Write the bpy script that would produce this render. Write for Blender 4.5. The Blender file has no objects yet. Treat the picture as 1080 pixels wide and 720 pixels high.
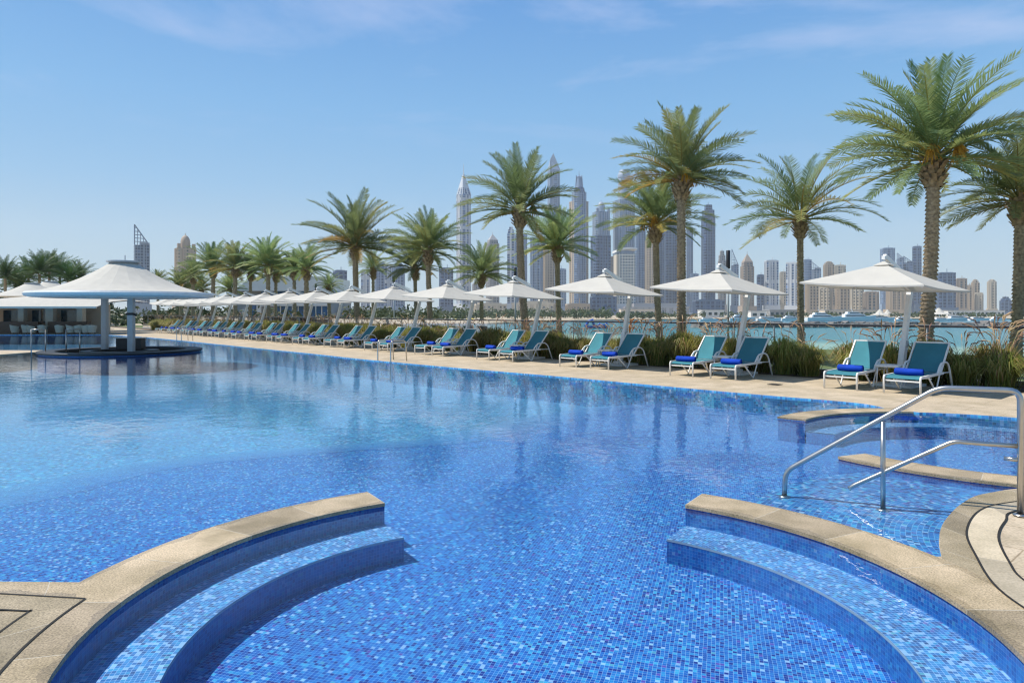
import bpy, math, random
from mathutils import Vector, Matrix
from mathutils.geometry import tessellate_polygon

R = math.radians
SC = bpy.context.scene
COL = SC.collection
KIDS = {}

# ------------------------------------------------------------------ helpers
def link(o, parent=None):
    COL.objects.link(o)
    if parent is not None:
        o.parent = parent
        KIDS.setdefault(parent.name, []).append(o)
    return o

def tag(o, label=None, cat=None, group=None, kind=None):
    if label: o['label'] = label
    if cat: o['category'] = cat
    if group: o['group'] = group
    if kind: o['kind'] = kind
    return o

def empty(name, loc=(0, 0, 0), rz=0.0):
    o = bpy.data.objects.new(name, None)
    o.location = loc
    o.rotation_euler = (0, 0, rz)
    o.empty_display_size = 0.2
    return link(o)

def copy_tree(o, parent=None):
    c = o.copy()
    link(c, parent)
    for ch in list(KIDS.get(o.name, [])):
        copy_tree(ch, c)
    return c

class MB:
    """collects faces; build() links them as ONE mesh object"""
    def __init__(self):
        self.v = []; self.f = []; self.uv = []
    def add(self, vs, fs, uvs=None):
        b = len(self.v)
        self.v += [tuple(p) for p in vs]
        for i, f in enumerate(fs):
            self.f.append(tuple(b + k for k in f))
            self.uv.append(uvs[i] if uvs else None)
        return self
    def box(self, c, s, rz=0.0, M=None):
        x, y, z = s[0] / 2, s[1] / 2, s[2] / 2
        vs = [Vector((a, b, d)) for a in (-x, x) for b in (-y, y) for d in (-z, z)]
        rot = M if M is not None else Matrix.Rotation(rz, 3, 'Z')
        vs = [rot @ p + Vector(c) for p in vs]
        fs = [(0, 1, 3, 2), (4, 6, 7, 5), (0, 4, 5, 1), (2, 3, 7, 6), (0, 2, 6, 4), (1, 5, 7, 3)]
        return self.add(vs, fs)
    def tube(self, pts, r, n=8, caps=True):
        pts = [Vector(p) for p in pts]
        rs = r if isinstance(r, (list, tuple)) else [r] * len(pts)
        rings = []; up = None
        for i, p in enumerate(pts):
            d = (pts[min(i + 1, len(pts) - 1)] - pts[max(i - 1, 0)]).normalized()
            if up is None:
                up = Vector((0, 0, 1)) if abs(d.z) < 0.9 else Vector((1, 0, 0))
            a = d.cross(up)
            if a.length < 1e-6: a = d.cross(Vector((0.3, 1, 0.2)))
            a.normalize(); b = a.cross(d).normalized(); up = b
            rings.append([p + (a * math.cos(2 * math.pi * k / n) + b * math.sin(2 * math.pi * k / n)) * rs[i] for k in range(n)])
        vs = [q for ring in rings for q in ring]; fs = []
        for i in range(len(pts) - 1):
            for k in range(n):
                fs.append((i * n + k, i * n + (k + 1) % n, (i + 1) * n + (k + 1) % n, (i + 1) * n + k))
        if caps:
            fs.append(tuple(range(n))[::-1]); fs.append(tuple((len(pts) - 1) * n + k for k in range(n)))
        return self.add(vs, fs)
    def bar(self, a, b, w, h):
        """rectangular bar from a to b, w across and h high"""
        a = Vector(a); b = Vector(b); d = (b - a).normalized()
        s = d.cross(Vector((0, 0, 1)))
        if s.length < 1e-4: s = Vector((1, 0, 0))
        s.normalize(); u = s.cross(d).normalized()
        vs = []
        for p in (a, b):
            for i, j in ((-1, -1), (1, -1), (1, 1), (-1, 1)):
                vs.append(p + s * (i * w / 2) + u * (j * h / 2))
        fs = [(0, 1, 2, 3), (7, 6, 5, 4), (0, 4, 5, 1), (1, 5, 6, 2), (2, 6, 7, 3), (3, 7, 4, 0)]
        return self.add(vs, fs)
    def lathe(self, prof, n=24, c=(0, 0, 0), capb=False, capt=False, a0=0.0):
        vs = []; fs = []; uvs = []
        for r, z in prof:
            for k in range(n):
                a = a0 + 2 * math.pi * k / n
                vs.append((c[0] + r * math.cos(a), c[1] + r * math.sin(a), c[2] + z))
        for i in range(len(prof) - 1):
            for k in range(n):
                fs.append((i * n + k, i * n + (k + 1) % n, (i + 1) * n + (k + 1) % n, (i + 1) * n + k))
                r0 = max(prof[i][0], prof[i + 1][0]) * 2 * math.pi / n
                uvs.append([(k * r0, prof[i][1]), ((k + 1) * r0, prof[i][1]), ((k + 1) * r0, prof[i + 1][1]), (k * r0, prof[i + 1][1])])
        if capb: fs.append(tuple(range(n))[::-1]); uvs.append([(0, 0)] * n)
        if capt: fs.append(tuple((len(prof) - 1) * n + k for k in range(n))); uvs.append([(0, 0)] * n)
        return self.add(vs, fs, uvs)
    def prism(self, poly, z0, z1, cap=True, top=None):
        """vertical prism, uv in metres (perimeter, height); top: optional polygon for the upper ring"""
        n = len(poly); tp = top or poly
        vs = [(p[0], p[1], z0) for p in poly] + [(p[0], p[1], z1) for p in tp]
        fs = []; uvs = []; u = 0.0
        for i in range(n):
            j = (i + 1) % n
            L = math.hypot(poly[j][0] - poly[i][0], poly[j][1] - poly[i][1])
            fs.append((i, j, n + j, n + i)); uvs.append([(u, z0), (u + L, z0), (u + L, z1), (u, z1)])
            u += L
        if cap:
            fs.append(tuple(range(n, 2 * n))); uvs.append([(-0.01, -0.01)] * n)
        return self.add(vs, fs, uvs)
    def build(self, name, mat, parent=None, smooth=False, loc=None):
        me = bpy.data.meshes.new(name)
        me.from_pydata(self.v, [], self.f)
        if any(u is not None for u in self.uv):
            ul = me.uv_layers.new(name='UVMap')
            flat = []
            for f, u in zip(self.f, self.uv):
                for k in range(len(f)):
                    flat += (u[k] if u is not None else (0.0, 0.0))
            ul.data.foreach_set('uv', flat)
        me.materials.append(mat)
        if smooth:
            me.polygons.foreach_set('use_smooth', [True] * len(me.polygons))
        me.update()
        o = bpy.data.objects.new(name, me)
        if loc is not None: o.location = loc
        return link(o, parent)

def sheet(name, outer, holes, z, mat, kind='structure', uvrot=0.0):
    """flat polygon with holes; uv = world metres"""
    loops = [[Vector((p[0], p[1], 0)) for p in outer]] + [[Vector((p[0], p[1], 0)) for p in h] for h in holes]
    allp = [p for l in loops for p in l]
    m = MB(); c, s = math.cos(uvrot), math.sin(uvrot)
    fs = []; uvs = []
    for t in tessellate_polygon(loops):
        a, b, d = [allp[i] for i in t]
        if (b - a).cross(d - a).z < 0: t = (t[0], t[2], t[1])
        fs.append(tuple(t)); uvs.append([(allp[i].x * c - allp[i].y * s, allp[i].x * s + allp[i].y * c) for i in t])
    m.add([(p.x, p.y, z) for p in allp], fs, uvs)
    o = m.build(name, mat)
    o['kind'] = kind
    return o

def arc(c, r, a0, a1, n):
    return [(c[0] + r * math.cos(R(a0 + (a1 - a0) * i / n)), c[1] + r * math.sin(R(a0 + (a1 - a0) * i / n))) for i in range(n + 1)]

def smooth_path(pts, n=6):
    out = []
    for i in range(len(pts) - 1):
        p0 = pts[max(i - 1, 0)]; p1 = pts[i]; p2 = pts[i + 1]; p3 = pts[min(i + 2, len(pts) - 1)]
        for k in range(n):
            t = k / n
            out.append(tuple(0.5 * (2 * b + (c - a) * t + (2 * a - 5 * b + 4 * c - d) * t * t + (3 * b - a - 3 * c + d) * t ** 3)
                             for a, b, c, d in zip(p0, p1, p2, p3)))
    out.append(tuple(pts[-1]))
    return out

def strip_wall(m, pts, z0, z1):
    u = 0.0; vs = []; fs = []; uvs = []
    for i, p in enumerate(pts):
        vs += [(p[0], p[1], z0), (p[0], p[1], z1)]
    for i in range(len(pts) - 1):
        L = math.hypot(pts[i + 1][0] - pts[i][0], pts[i + 1][1] - pts[i][1])
        fs.append((2 * i, 2 * i + 2, 2 * i + 3, 2 * i + 1)); uvs.append([(u, z0), (u + L, z0), (u + L, z1), (u, z1)])
        u += L
    m.add(vs, fs, uvs)

def ribbon(m, pa, pb, z):
    """flat band between two point lists, uv (length, width)"""
    u = 0.0; vs = []; fs = []; uvs = []
    for a, b in zip(pa, pb): vs += [(a[0], a[1], z), (b[0], b[1], z)]
    for i in range(len(pa) - 1):
        L = math.hypot(pa[i + 1][0] - pa[i][0], pa[i + 1][1] - pa[i][1])
        w0 = math.hypot(pa[i][0] - pb[i][0], pa[i][1] - pb[i][1])
        fs.append((2 * i, 2 * i + 2, 2 * i + 3, 2 * i + 1)); uvs.append([(u, 0), (u + L, 0), (u + L, w0), (u, w0)])
        u += L
    m.add(vs, fs, uvs)

def line_band(m, pts, w, z):
    pa = []; pb = []
    for i, p in enumerate(pts):
        q = pts[min(i + 1, len(pts) - 1)]; o = pts[max(i - 1, 0)]
        d = Vector((q[0] - o[0], q[1] - o[1])).normalized()
        pa.append((p[0] - d.y * w / 2, p[1] + d.x * w / 2)); pb.append((p[0] + d.y * w / 2, p[1] - d.x * w / 2))
    ribbon(m, pb, pa, z)

# ------------------------------------------------------------------ materials
def new_mat(name):
    m = bpy.data.materials.new(name); m.use_nodes = True
    nt = m.node_tree; nt.nodes.clear()
    out = nt.nodes.new('ShaderNodeOutputMaterial')
    return m, nt, out

def N(nt, typ, **kw):
    n = nt.nodes.new(typ)
    for k, v in kw.items():
        if k.startswith('in_'):
            key = k[3:]; key = int(key) if key.isdigit() else key.replace('_', ' ')
            n.inputs[key].default_value = v
        else: setattr(n, k, v)
    return n

def ramp(nt, stops, interp='LINEAR'):
    n = nt.nodes.new('ShaderNodeValToRGB'); cr = n.color_ramp; cr.interpolation = interp
    while len(cr.elements) < len(stops): cr.elements.new(0.5)
    for e, (p, c) in zip(cr.elements, stops):
        e.position = p; e.color = (c[0], c[1], c[2], 1)
    return n

def math_n(nt, op, a, b=None, clamp=False):
    n = nt.nodes.new('ShaderNodeMath'); n.operation = op; n.use_clamp = clamp
    for i, x in enumerate((a, b)):
        if x is None: continue
        if isinstance(x, (int, float)): n.inputs[i].default_value = x
        else: nt.links.new(x, n.inputs[i])
    return n.outputs[0]

def mixc(nt, fac, a, b, mode='MIX'):
    n = nt.nodes.new('ShaderNodeMix'); n.data_type = 'RGBA'; n.blend_type = mode
    for sock, x in ((n.inputs[0], fac), (n.inputs[6], a), (n.inputs[7], b)):
        if isinstance(x, (int, float)): sock.default_value = x
        elif isinstance(x, tuple): sock.default_value = (x[0], x[1], x[2], 1)
        else: nt.links.new(x, sock)
    return n.outputs[2]

def simple(name, col, rough=0.6, metal=0.0, var=0.12, scale=6.0, bump=0.0, spec=0.4, coord='Object'):
    m, nt, out = new_mat(name)
    b = N(nt, 'ShaderNodeBsdfPrincipled'); b.inputs['Roughness'].default_value = rough
    b.inputs['Metallic'].default_value = metal; b.inputs['Specular IOR Level'].default_value = spec
    tc = N(nt, 'ShaderNodeTexCoord'); ns = N(nt, 'ShaderNodeTexNoise'); ns.inputs['Scale'].default_value = scale
    ns.inputs['Detail'].default_value = 5
    nt.links.new(tc.outputs[coord], ns.inputs['Vector'])
    lo = tuple(c * (1 - var) for c in col); hi = tuple(min(1, c * (1 + var)) for c in col)
    rp = ramp(nt, [(0.3, lo), (0.7, hi)]); nt.links.new(ns.outputs[0], rp.inputs[0])
    nt.links.new(rp.outputs[0], b.inputs['Base Color'])
    if bump:
        bp = N(nt, 'ShaderNodeBump'); bp.inputs['Strength'].default_value = bump; bp.inputs['Distance'].default_value = 0.02
        nt.links.new(ns.outputs[0], bp.inputs['Height']); nt.links.new(bp.outputs[0], b.inputs['Normal'])
    nt.links.new(b.outputs[0], out.inputs[0])
    return m

def fabric(name, col, weave=160.0, var=0.08, trans=0.0):
    m, nt, out = new_mat(name)
    d = N(nt, 'ShaderNodeBsdfPrincipled'); d.inputs['Roughness'].default_value = 0.8; d.inputs['Specular IOR Level'].default_value = 0.2
    tc = N(nt, 'ShaderNodeTexCoord'); ns = N(nt, 'ShaderNodeTexNoise'); ns.inputs['Scale'].default_value = 3
    ns.inputs['Detail'].default_value = 6
    w = N(nt, 'ShaderNodeTexNoise'); w.inputs['Scale'].default_value = weave
    nt.links.new(tc.outputs['Object'], ns.inputs['Vector']); nt.links.new(tc.outputs['Object'], w.inputs['Vector'])
    rp = ramp(nt, [(0.3, tuple(c * (1 - var) for c in col)), (0.7, tuple(min(1, c * (1 + var)) for c in col))])
    nt.links.new(ns.outputs[0], rp.inputs[0])
    c2 = mixc(nt, 0.15, rp.outputs[0], w.outputs[1], 'SOFT_LIGHT')
    nt.links.new(c2, d.inputs['Base Color'])
    bp = N(nt, 'ShaderNodeBump'); bp.inputs['Strength'].default_value = 0.25; bp.inputs['Distance'].default_value = 0.05
    nt.links.new(ns.outputs[0], bp.inputs['Height']); nt.links.new(bp.outputs[0], d.inputs['Normal'])
    if trans:
        t = N(nt, 'ShaderNodeBsdfTranslucent'); nt.links.new(rp.outputs[0], t.inputs[0])
        mx = N(nt, 'ShaderNodeMixShader'); mx.inputs[0].default_value = trans
        nt.links.new(d.outputs[0], mx.inputs[1]); nt.links.new(t.outputs[0], mx.inputs[2]); nt.links.new(mx.outputs[0], out.inputs[0])
    else:
        nt.links.new(d.outputs[0], out.inputs[0])
    return m

def mosaic(name, size=0.025, light=0.0, wob=0.012, even=0.0, grout=(0.30, 0.48, 0.72), pale=0.0, spark=0.04):
    """glass mosaic: a random blue per tile, pale grout"""
    m, nt, out = new_mat(name)
    b = N(nt, 'ShaderNodeBsdfPrincipled'); b.inputs['Roughness'].default_value = 0.35; b.inputs['Specular IOR Level'].default_value = 0.3
    uv = N(nt, 'ShaderNodeUVMap')
    wn = N(nt, 'ShaderNodeTexNoise'); wn.inputs['Scale'].default_value = 6; wn.inputs['Detail'].default_value = 2
    nt.links.new(uv.outputs[0], wn.inputs['Vector'])
    off = N(nt, 'ShaderNodeVectorMath', operation='MULTIPLY_ADD')
    off.inputs[1].default_value = (wob, wob, 0); nt.links.new(wn.outputs[1], off.inputs[0]); nt.links.new(uv.outputs[0], off.inputs[2])
    sc = N(nt, 'ShaderNodeVectorMath', operation='SCALE'); sc.inputs['Scale'].default_value = 1.0 / size
    nt.links.new(off.outputs[0], sc.inputs[0])
    fl = N(nt, 'ShaderNodeVectorMath', operation='FLOOR'); fr = N(nt, 'ShaderNodeVectorMath', operation='FRACTION')
    nt.links.new(sc.outputs[0], fl.inputs[0]); nt.links.new(sc.outputs[0], fr.inputs[0])
    wnz = N(nt, 'ShaderNodeTexWhiteNoise'); wnz.noise_dimensions = '2D'; nt.links.new(fl.outputs[0], wnz.inputs['Vector'])
    k = light
    def c(r, g, bl): return (min(1, r + k * 0.08), min(1, g + k * 0.19), min(1, bl + k * 0.11))
    rp = ramp(nt, [(0.0, c(0.008, 0.024, 0.25)), (0.13, c(0.008, 0.085, 0.40)), (0.32, c(0.01, 0.13, 0.50)), (0.54, c(0.016, 0.185, 0.56)),
                   (0.78, c(0.024, 0.27, 0.62)), (0.91, c(0.05, 0.40, 0.69)), (0.955, c(0.12, 0.07, 0.42)), (0.975, c(0.09, 0.36, 0.52)),
                   (0.99, c(0.28, 0.44, 0.7))], 'CONSTANT')
    nt.links.new(wnz.outputs[0], rp.inputs[0])
    sx = N(nt, 'ShaderNodeSeparateXYZ'); nt.links.new(fr.outputs[0], sx.inputs[0])
    g = 0.075
    gx = math_n(nt, 'LESS_THAN', sx.outputs[0], g); gy = math_n(nt, 'LESS_THAN', sx.outputs[1], g)
    gm = math_n(nt, 'MAXIMUM', gx, gy)
    big = N(nt, 'ShaderNodeTexNoise'); big.inputs['Scale'].default_value = 0.9; big.inputs['Detail'].default_value = 4
    nt.links.new(uv.outputs[0], big.inputs['Vector'])
    bl = ramp(nt, [(0.3, (0.86, 0.9, 0.95)), (0.7, (1.0, 1.0, 1.0))]); nt.links.new(big.outputs[0], bl.inputs[0])
    shs = N(nt, 'ShaderNodeVectorMath', operation='SCALE'); shs.inputs['Scale'].default_value = 1.0 / (size * 12); nt.links.new(off.outputs[0], shs.inputs[0])
    shf = N(nt, 'ShaderNodeVectorMath', operation='FLOOR'); nt.links.new(shs.outputs[0], shf.inputs[0])
    shw = N(nt, 'ShaderNodeTexWhiteNoise'); shw.noise_dimensions = '2D'; nt.links.new(shf.outputs[0], shw.inputs['Vector'])
    shr = ramp(nt, [(0, (0.86, 0.88, 0.9)), (1, (1.08, 1.06, 1.04))]); nt.links.new(shw.outputs[0], shr.inputs[0])
    bl2 = mixc(nt, 1.0, bl.outputs[0], shr.outputs[0], 'MULTIPLY')
    tile = mixc(nt, 1.0, mixc(nt, pale, mixc(nt, even, rp.outputs[0], c(0.014, 0.15, 0.48)), (0.34, 0.44, 0.80)), bl2, 'MULTIPLY')
    spn = N(nt, 'ShaderNodeTexWhiteNoise'); spn.noise_dimensions = '2D'; sps = N(nt, 'ShaderNodeVectorMath', operation='ADD'); sps.inputs[1].default_value = (37.5, 91.5, 0)
    nt.links.new(fl.outputs[0], sps.inputs[0]); nt.links.new(sps.outputs[0], spn.inputs['Vector'])
    tile = mixc(nt, math_n(nt, 'MULTIPLY', math_n(nt, 'LESS_THAN', spn.outputs[0], spark), 0.7), tile, (0.42, 0.62, 0.88))
    col = mixc(nt, gm, tile, grout)
    nt.links.new(col, b.inputs['Base Color'])
    nt.links.new(b.outputs[0], out.inputs[0])
    return m

def stone(name, col, speck=220.0, joint=0.0, jw=0.005, jcol=(0.50, 0.45, 0.36), rough=0.55, stain=0.25, bricks=None, con=0.5, wet=0.0):
    m, nt, out = new_mat(name)
    b = N(nt, 'ShaderNodeBsdfPrincipled'); b.inputs['Roughness'].default_value = rough; b.inputs['Specular IOR Level'].default_value = 0.3
    uv = N(nt, 'ShaderNodeUVMap'); tc = N(nt, 'ShaderNodeTexCoord')
    n1 = N(nt, 'ShaderNodeTexNoise'); n1.inputs['Scale'].default_value = speck; n1.inputs['Detail'].default_value = 3
    n2 = N(nt, 'ShaderNodeTexNoise'); n2.inputs['Scale'].default_value = 1.7; n2.inputs['Detail'].default_value = 6
    n2.inputs['Roughness'].default_value = 0.62
    for n in (n1, n2): nt.links.new(tc.outputs['Object'], n.inputs['Vector'])
    r1 = ramp(nt, [(0.34, tuple(c * (1 - con) for c in col)), (0.5, col), (0.66, tuple(min(1, c * (1 + 0.7 * con)) for c in col))]); nt.links.new(n1.outputs[0], r1.inputs[0])
    r2 = ramp(nt, [(0.35, (1 - stain, 1 - stain, 1 - stain * 1.15)), (0.62, (1, 1, 1))]); nt.links.new(n2.outputs[0], r2.inputs[0])
    c1 = mixc(nt, 1.0, r1.outputs[0], r2.outputs[0], 'MULTIPLY')
    sx = N(nt, 'ShaderNodeSeparateXYZ'); nt.links.new(uv.outputs[0], sx.inputs[0])
    if joint:
        fr = math_n(nt, 'FRACT', math_n(nt, 'DIVIDE', sx.outputs[0], joint))
        fl = math_n(nt, 'FLOOR', math_n(nt, 'DIVIDE', sx.outputs[0], joint))
        wz = N(nt, 'ShaderNodeTexWhiteNoise'); wz.noise_dimensions = '1D'; nt.links.new(fl, wz.inputs['W'])
        rv = ramp(nt, [(0, (0.74, 0.735, 0.72)), (0.5, (0.95, 0.94, 0.92)), (1, (1.12, 1.10, 1.05))]); nt.links.new(wz.outputs[0], rv.inputs[0])
        c1 = mixc(nt, 1.0, c1, rv.outputs[0], 'MULTIPLY')
        c1 = mixc(nt, math_n(nt, 'LESS_THAN', fr, jw / joint), c1, jcol)
    if wet:
        wn2 = N(nt, 'ShaderNodeTexNoise'); wn2.inputs['Scale'].default_value = 3.2; wn2.inputs['Detail'].default_value = 5; nt.links.new(tc.outputs['Object'], wn2.inputs['Vector'])
        edge = math_n(nt, 'MULTIPLY', math_n(nt, 'POWER', wn2.outputs[0], 2.5), 0.26)
        msk = math_n(nt, 'MAXIMUM', math_n(nt, 'LESS_THAN', sx.outputs[1], edge), math_n(nt, 'GREATER_THAN', sx.outputs[1], math_n(nt, 'SUBTRACT', wet, edge)))
        c1 = mixc(nt, math_n(nt, 'MULTIPLY', msk, 0.5), c1, mixc(nt, 1.0, c1, (0.62, 0.58, 0.50), 'MULTIPLY'))
        nt.links.new(math_n(nt, 'SUBTRACT', rough, math_n(nt, 'MULTIPLY', msk, 0.28)), b.inputs['Roughness'])
    if bricks:
        bt = N(nt, 'ShaderNodeTexBrick'); bt.offset = 0.5
        bt.inputs['Scale'].default_value = 1.0; bt.inputs['Brick Width'].default_value = bricks[0]; bt.inputs['Row Height'].default_value = bricks[1]
        bt.inputs['Mortar Size'].default_value = 0.006; bt.inputs['Mortar Smooth'].default_value = 0.1
        bt.inputs['Color1'].default_value = (0.9, 0.9, 0.9, 1); bt.inputs['Color2'].default_value = (1, 1, 1, 1); bt.inputs['Mortar'].default_value = (0.6, 0.57, 0.52, 1)
        nt.links.new(uv.outputs[0], bt.inputs['Vector'])
        c1 = mixc(nt, 1.0, c1, bt.outputs[0], 'MULTIPLY')
    nt.links.new(c1, b.inputs['Base Color'])
    bp = N(nt, 'ShaderNodeBump'); bp.inputs['Strength'].default_value = 0.3; bp.inputs['Distance'].default_value = 0.004
    nt.links.new(n1.outputs[0], bp.inputs['Height']); nt.links.new(bp.outputs[0], b.inputs['Normal'])
    nt.links.new(b.outputs[0], out.inputs[0])
    return m

def water_mat():
    m, nt, out = new_mat('pool_water')
    tc = N(nt, 'ShaderNodeTexCoord')
    n1 = N(nt, 'ShaderNodeTexNoise'); n1.inputs['Scale'].default_value = 2.2; n1.inputs['Detail'].default_value = 3; n1.inputs['Distortion'].default_value = 0.6
    n2 = N(nt, 'ShaderNodeTexNoise'); n2.inputs['Scale'].default_value = 9.0; n2.inputs['Detail'].default_value = 2
    for n in (n1, n2): nt.links.new(tc.outputs['Object'], n.inputs['Vector'])
    h = math_n(nt, 'ADD', n1.outputs[0], math_n(nt, 'MULTIPLY', n2.outputs[0], 0.28))
    bp = N(nt, 'ShaderNodeBump'); bp.inputs['Strength'].default_value = 1.0; bp.inputs['Distance'].default_value = 0.0045
    nt.links.new(h, bp.inputs['Height'])
    fr = N(nt, 'ShaderNodeFresnel'); fr.inputs[0].default_value = 1.333; nt.links.new(bp.outputs[0], fr.inputs['Normal'])
    tr = N(nt, 'ShaderNodeBsdfTransparent'); tr.inputs[0].default_value = (0.86, 0.96, 1.0, 1)
    gl = N(nt, 'ShaderNodeBsdfGlossy'); gl.inputs['Roughness'].default_value = 0.02; nt.links.new(bp.outputs[0], gl.inputs['Normal'])
    mx = N(nt, 'ShaderNodeMixShader'); nt.links.new(fr.outputs[0], mx.inputs[0])
    nt.links.new(tr.outputs[0], mx.inputs[1]); nt.links.new(gl.outputs[0], mx.inputs[2]); nt.links.new(mx.outputs[0], out.inputs[0])
    return m

def glass_mat(name, tint=(0.94, 0.98, 0.97)):
    m, nt, out = new_mat(name)
    fr = N(nt, 'ShaderNodeFresnel'); fr.inputs[0].default_value = 1.3
    tr = N(nt, 'ShaderNodeBsdfTransparent'); tr.inputs[0].default_value = (*tint, 1)
    gl = N(nt, 'ShaderNodeBsdfGlossy'); gl.inputs['Roughness'].default_value = 0.03
    mx = N(nt, 'ShaderNodeMixShader'); nt.links.new(fr.outputs[0], mx.inputs[0])
    nt.links.new(tr.outputs[0], mx.inputs[1]); nt.links.new(gl.outputs[0], mx.inputs[2]); nt.links.new(mx.outputs[0], out.inputs[0])
    return m

def sea_mat():
    m, nt, out = new_mat('sea_water')
    b = N(nt, 'ShaderNodeBsdfPrincipled'); b.inputs['Roughness'].default_value = 0.22; b.inputs['Specular IOR Level'].default_value = 0.28
    tc = N(nt, 'ShaderNodeTexCoord'); n1 = N(nt, 'ShaderNodeTexNoise'); n1.inputs['Scale'].default_value = 0.35; n1.inputs['Detail'].default_value = 6
    nt.links.new(tc.outputs['Object'], n1.inputs['Vector'])
    sx = N(nt, 'ShaderNodeSeparateXYZ'); nt.links.new(tc.outputs['Object'], sx.inputs[0])
    # metres out from the terrace edge: the bed falls away from the shore, so the water is paler inshore
    o = math_n(nt, 'ADD', math_n(nt, 'MULTIPLY', sx.outputs[0], 0.745), math_n(nt, 'MULTIPLY', sx.outputs[1], 0.667))
    n2 = N(nt, 'ShaderNodeTexNoise'); n2.inputs['Scale'].default_value = 0.05; n2.inputs['Detail'].default_value = 4; nt.links.new(tc.outputs['Object'], n2.inputs['Vector'])
    o = math_n(nt, 'ADD', o, math_n(nt, 'MULTIPLY', n2.outputs[0], 16))
    f = math_n(nt, 'DIVIDE', math_n(nt, 'SUBTRACT', o, 130), 14, True)
    f2 = math_n(nt, 'DIVIDE', math_n(nt, 'SUBTRACT', o, 150), 200, True)
    c = mixc(nt, f, (0.26, 0.40, 0.28), (0.022, 0.175, 0.175)); c = mixc(nt, f2, c, (0.02, 0.13, 0.16))
    nt.links.new(c, b.inputs['Base Color'])
    bp = N(nt, 'ShaderNodeBump'); bp.inputs['Strength'].default_value = 0.5; bp.inputs['Distance'].default_value = 0.4
    nt.links.new(n1.outputs[0], bp.inputs['Height']); nt.links.new(bp.outputs[0], b.inputs['Normal'])
    nt.links.new(b.outputs[0], out.inputs[0])
    return m

def leaf_mat(name, stops, trans=0.3, uvx=True):
    """leaf colour by frond (uv.x is a random number per frond)"""
    m, nt, out = new_mat(name)
    uv = N(nt, 'ShaderNodeUVMap'); sx = N(nt, 'ShaderNodeSeparateXYZ'); nt.links.new(uv.outputs[0], sx.inputs[0])
    oi = N(nt, 'ShaderNodeObjectInfo')
    rp = ramp(nt, stops); nt.links.new(sx.outputs[0], rp.inputs[0])
    hv = N(nt, 'ShaderNodeHueSaturation'); nt.links.new(rp.outputs[0], hv.inputs['Color'])
    nt.links.new(math_n(nt, 'ADD', math_n(nt, 'MULTIPLY', oi.outputs['Random'], 0.4), 0.8), hv.inputs['Value'])
    nt.links.new(math_n(nt, 'ADD', math_n(nt, 'MULTIPLY', oi.outputs['Random'], 0.03), 0.485), hv.inputs['Hue'])
    d = N(nt, 'ShaderNodeBsdfPrincipled'); d.inputs['Roughness'].default_value = 0.5; d.inputs['Specular IOR Level'].default_value = 0.35
    t = N(nt, 'ShaderNodeBsdfTranslucent')
    nt.links.new(hv.outputs[0], d.inputs['Base Color']); nt.links.new(hv.outputs[0], t.inputs[0])
    mx = N(nt, 'ShaderNodeMixShader'); mx.inputs[0].default_value = trans
    nt.links.new(d.outputs[0], mx.inputs[1]); nt.links.new(t.outputs[0], mx.inputs[2]); nt.links.new(mx.outputs[0], out.inputs[0])
    return m

def facade(name, wall, glass, floor=4.0, bay=4.0, gu=0.62, gv=0.6, pier=0.0, pierw=0.25, rough=0.25, band=0.0):
    """tower front: windows in storeys and bays (uv in metres), optional broad piers and storey bands"""
    m, nt, out = new_mat(name)
    b = N(nt, 'ShaderNodeBsdfPrincipled')
    uv = N(nt, 'ShaderNodeUVMap'); sx = N(nt, 'ShaderNodeSeparateXYZ'); nt.links.new(uv.outputs[0], sx.inputs[0])
    u = math_n(nt, 'DIVIDE', sx.outputs[0], bay); v = math_n(nt, 'DIVIDE', sx.outputs[1], floor)
    mu = math_n(nt, 'LESS_THAN', math_n(nt, 'FRACT', u), gu); mv = math_n(nt, 'LESS_THAN', math_n(nt, 'FRACT', v), gv)
    g = math_n(nt, 'MULTIPLY', mu, mv)
    if pier:
        pm = math_n(nt, 'GREATER_THAN', math_n(nt, 'FRACT', math_n(nt, 'DIVIDE', sx.outputs[0], pier)), pierw)
        g = math_n(nt, 'MULTIPLY', g, pm)
    if band:
        bm = math_n(nt, 'GREATER_THAN', math_n(nt, 'FRACT', math_n(nt, 'DIVIDE', sx.outputs[1], band)), 0.1)
        g = math_n(nt, 'MULTIPLY', g, bm)
    cmb = N(nt, 'ShaderNodeCombineXYZ'); nt.links.new(math_n(nt, 'FLOOR', u), cmb.inputs[0]); nt.links.new(math_n(nt, 'FLOOR', v), cmb.inputs[1])
    wz = N(nt, 'ShaderNodeTexWhiteNoise'); wz.noise_dimensions = '2D'; nt.links.new(cmb.outputs[0], wz.inputs['Vector'])
    rg = ramp(nt, [(0, tuple(c * 0.55 for c in glass)), (0.8, glass), (1, tuple(min(1, c * 1.9 + 0.03) for c in glass))]); nt.links.new(wz.outputs[0], rg.inputs[0])
    ns = N(nt, 'ShaderNodeTexNoise'); ns.inputs['Scale'].default_value = 0.05; nt.links.new(uv.outputs[0], ns.inputs['Vector'])
    rw = ramp(nt, [(0.3, tuple(c * 0.85 for c in wall)), (0.7, wall)]); nt.links.new(ns.outputs[0], rw.inputs[0])
    nt.links.new(mixc(nt, g, rw.outputs[0], rg.outputs[0]), b.inputs['Base Color'])
    nt.links.new(math_n(nt, 'SUBTRACT', 0.7, math_n(nt, 'MULTIPLY', g, 0.7 - rough)), b.inputs['Roughness'])
    nt.links.new(b.outputs[0], out.inputs[0])
    return m

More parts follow.
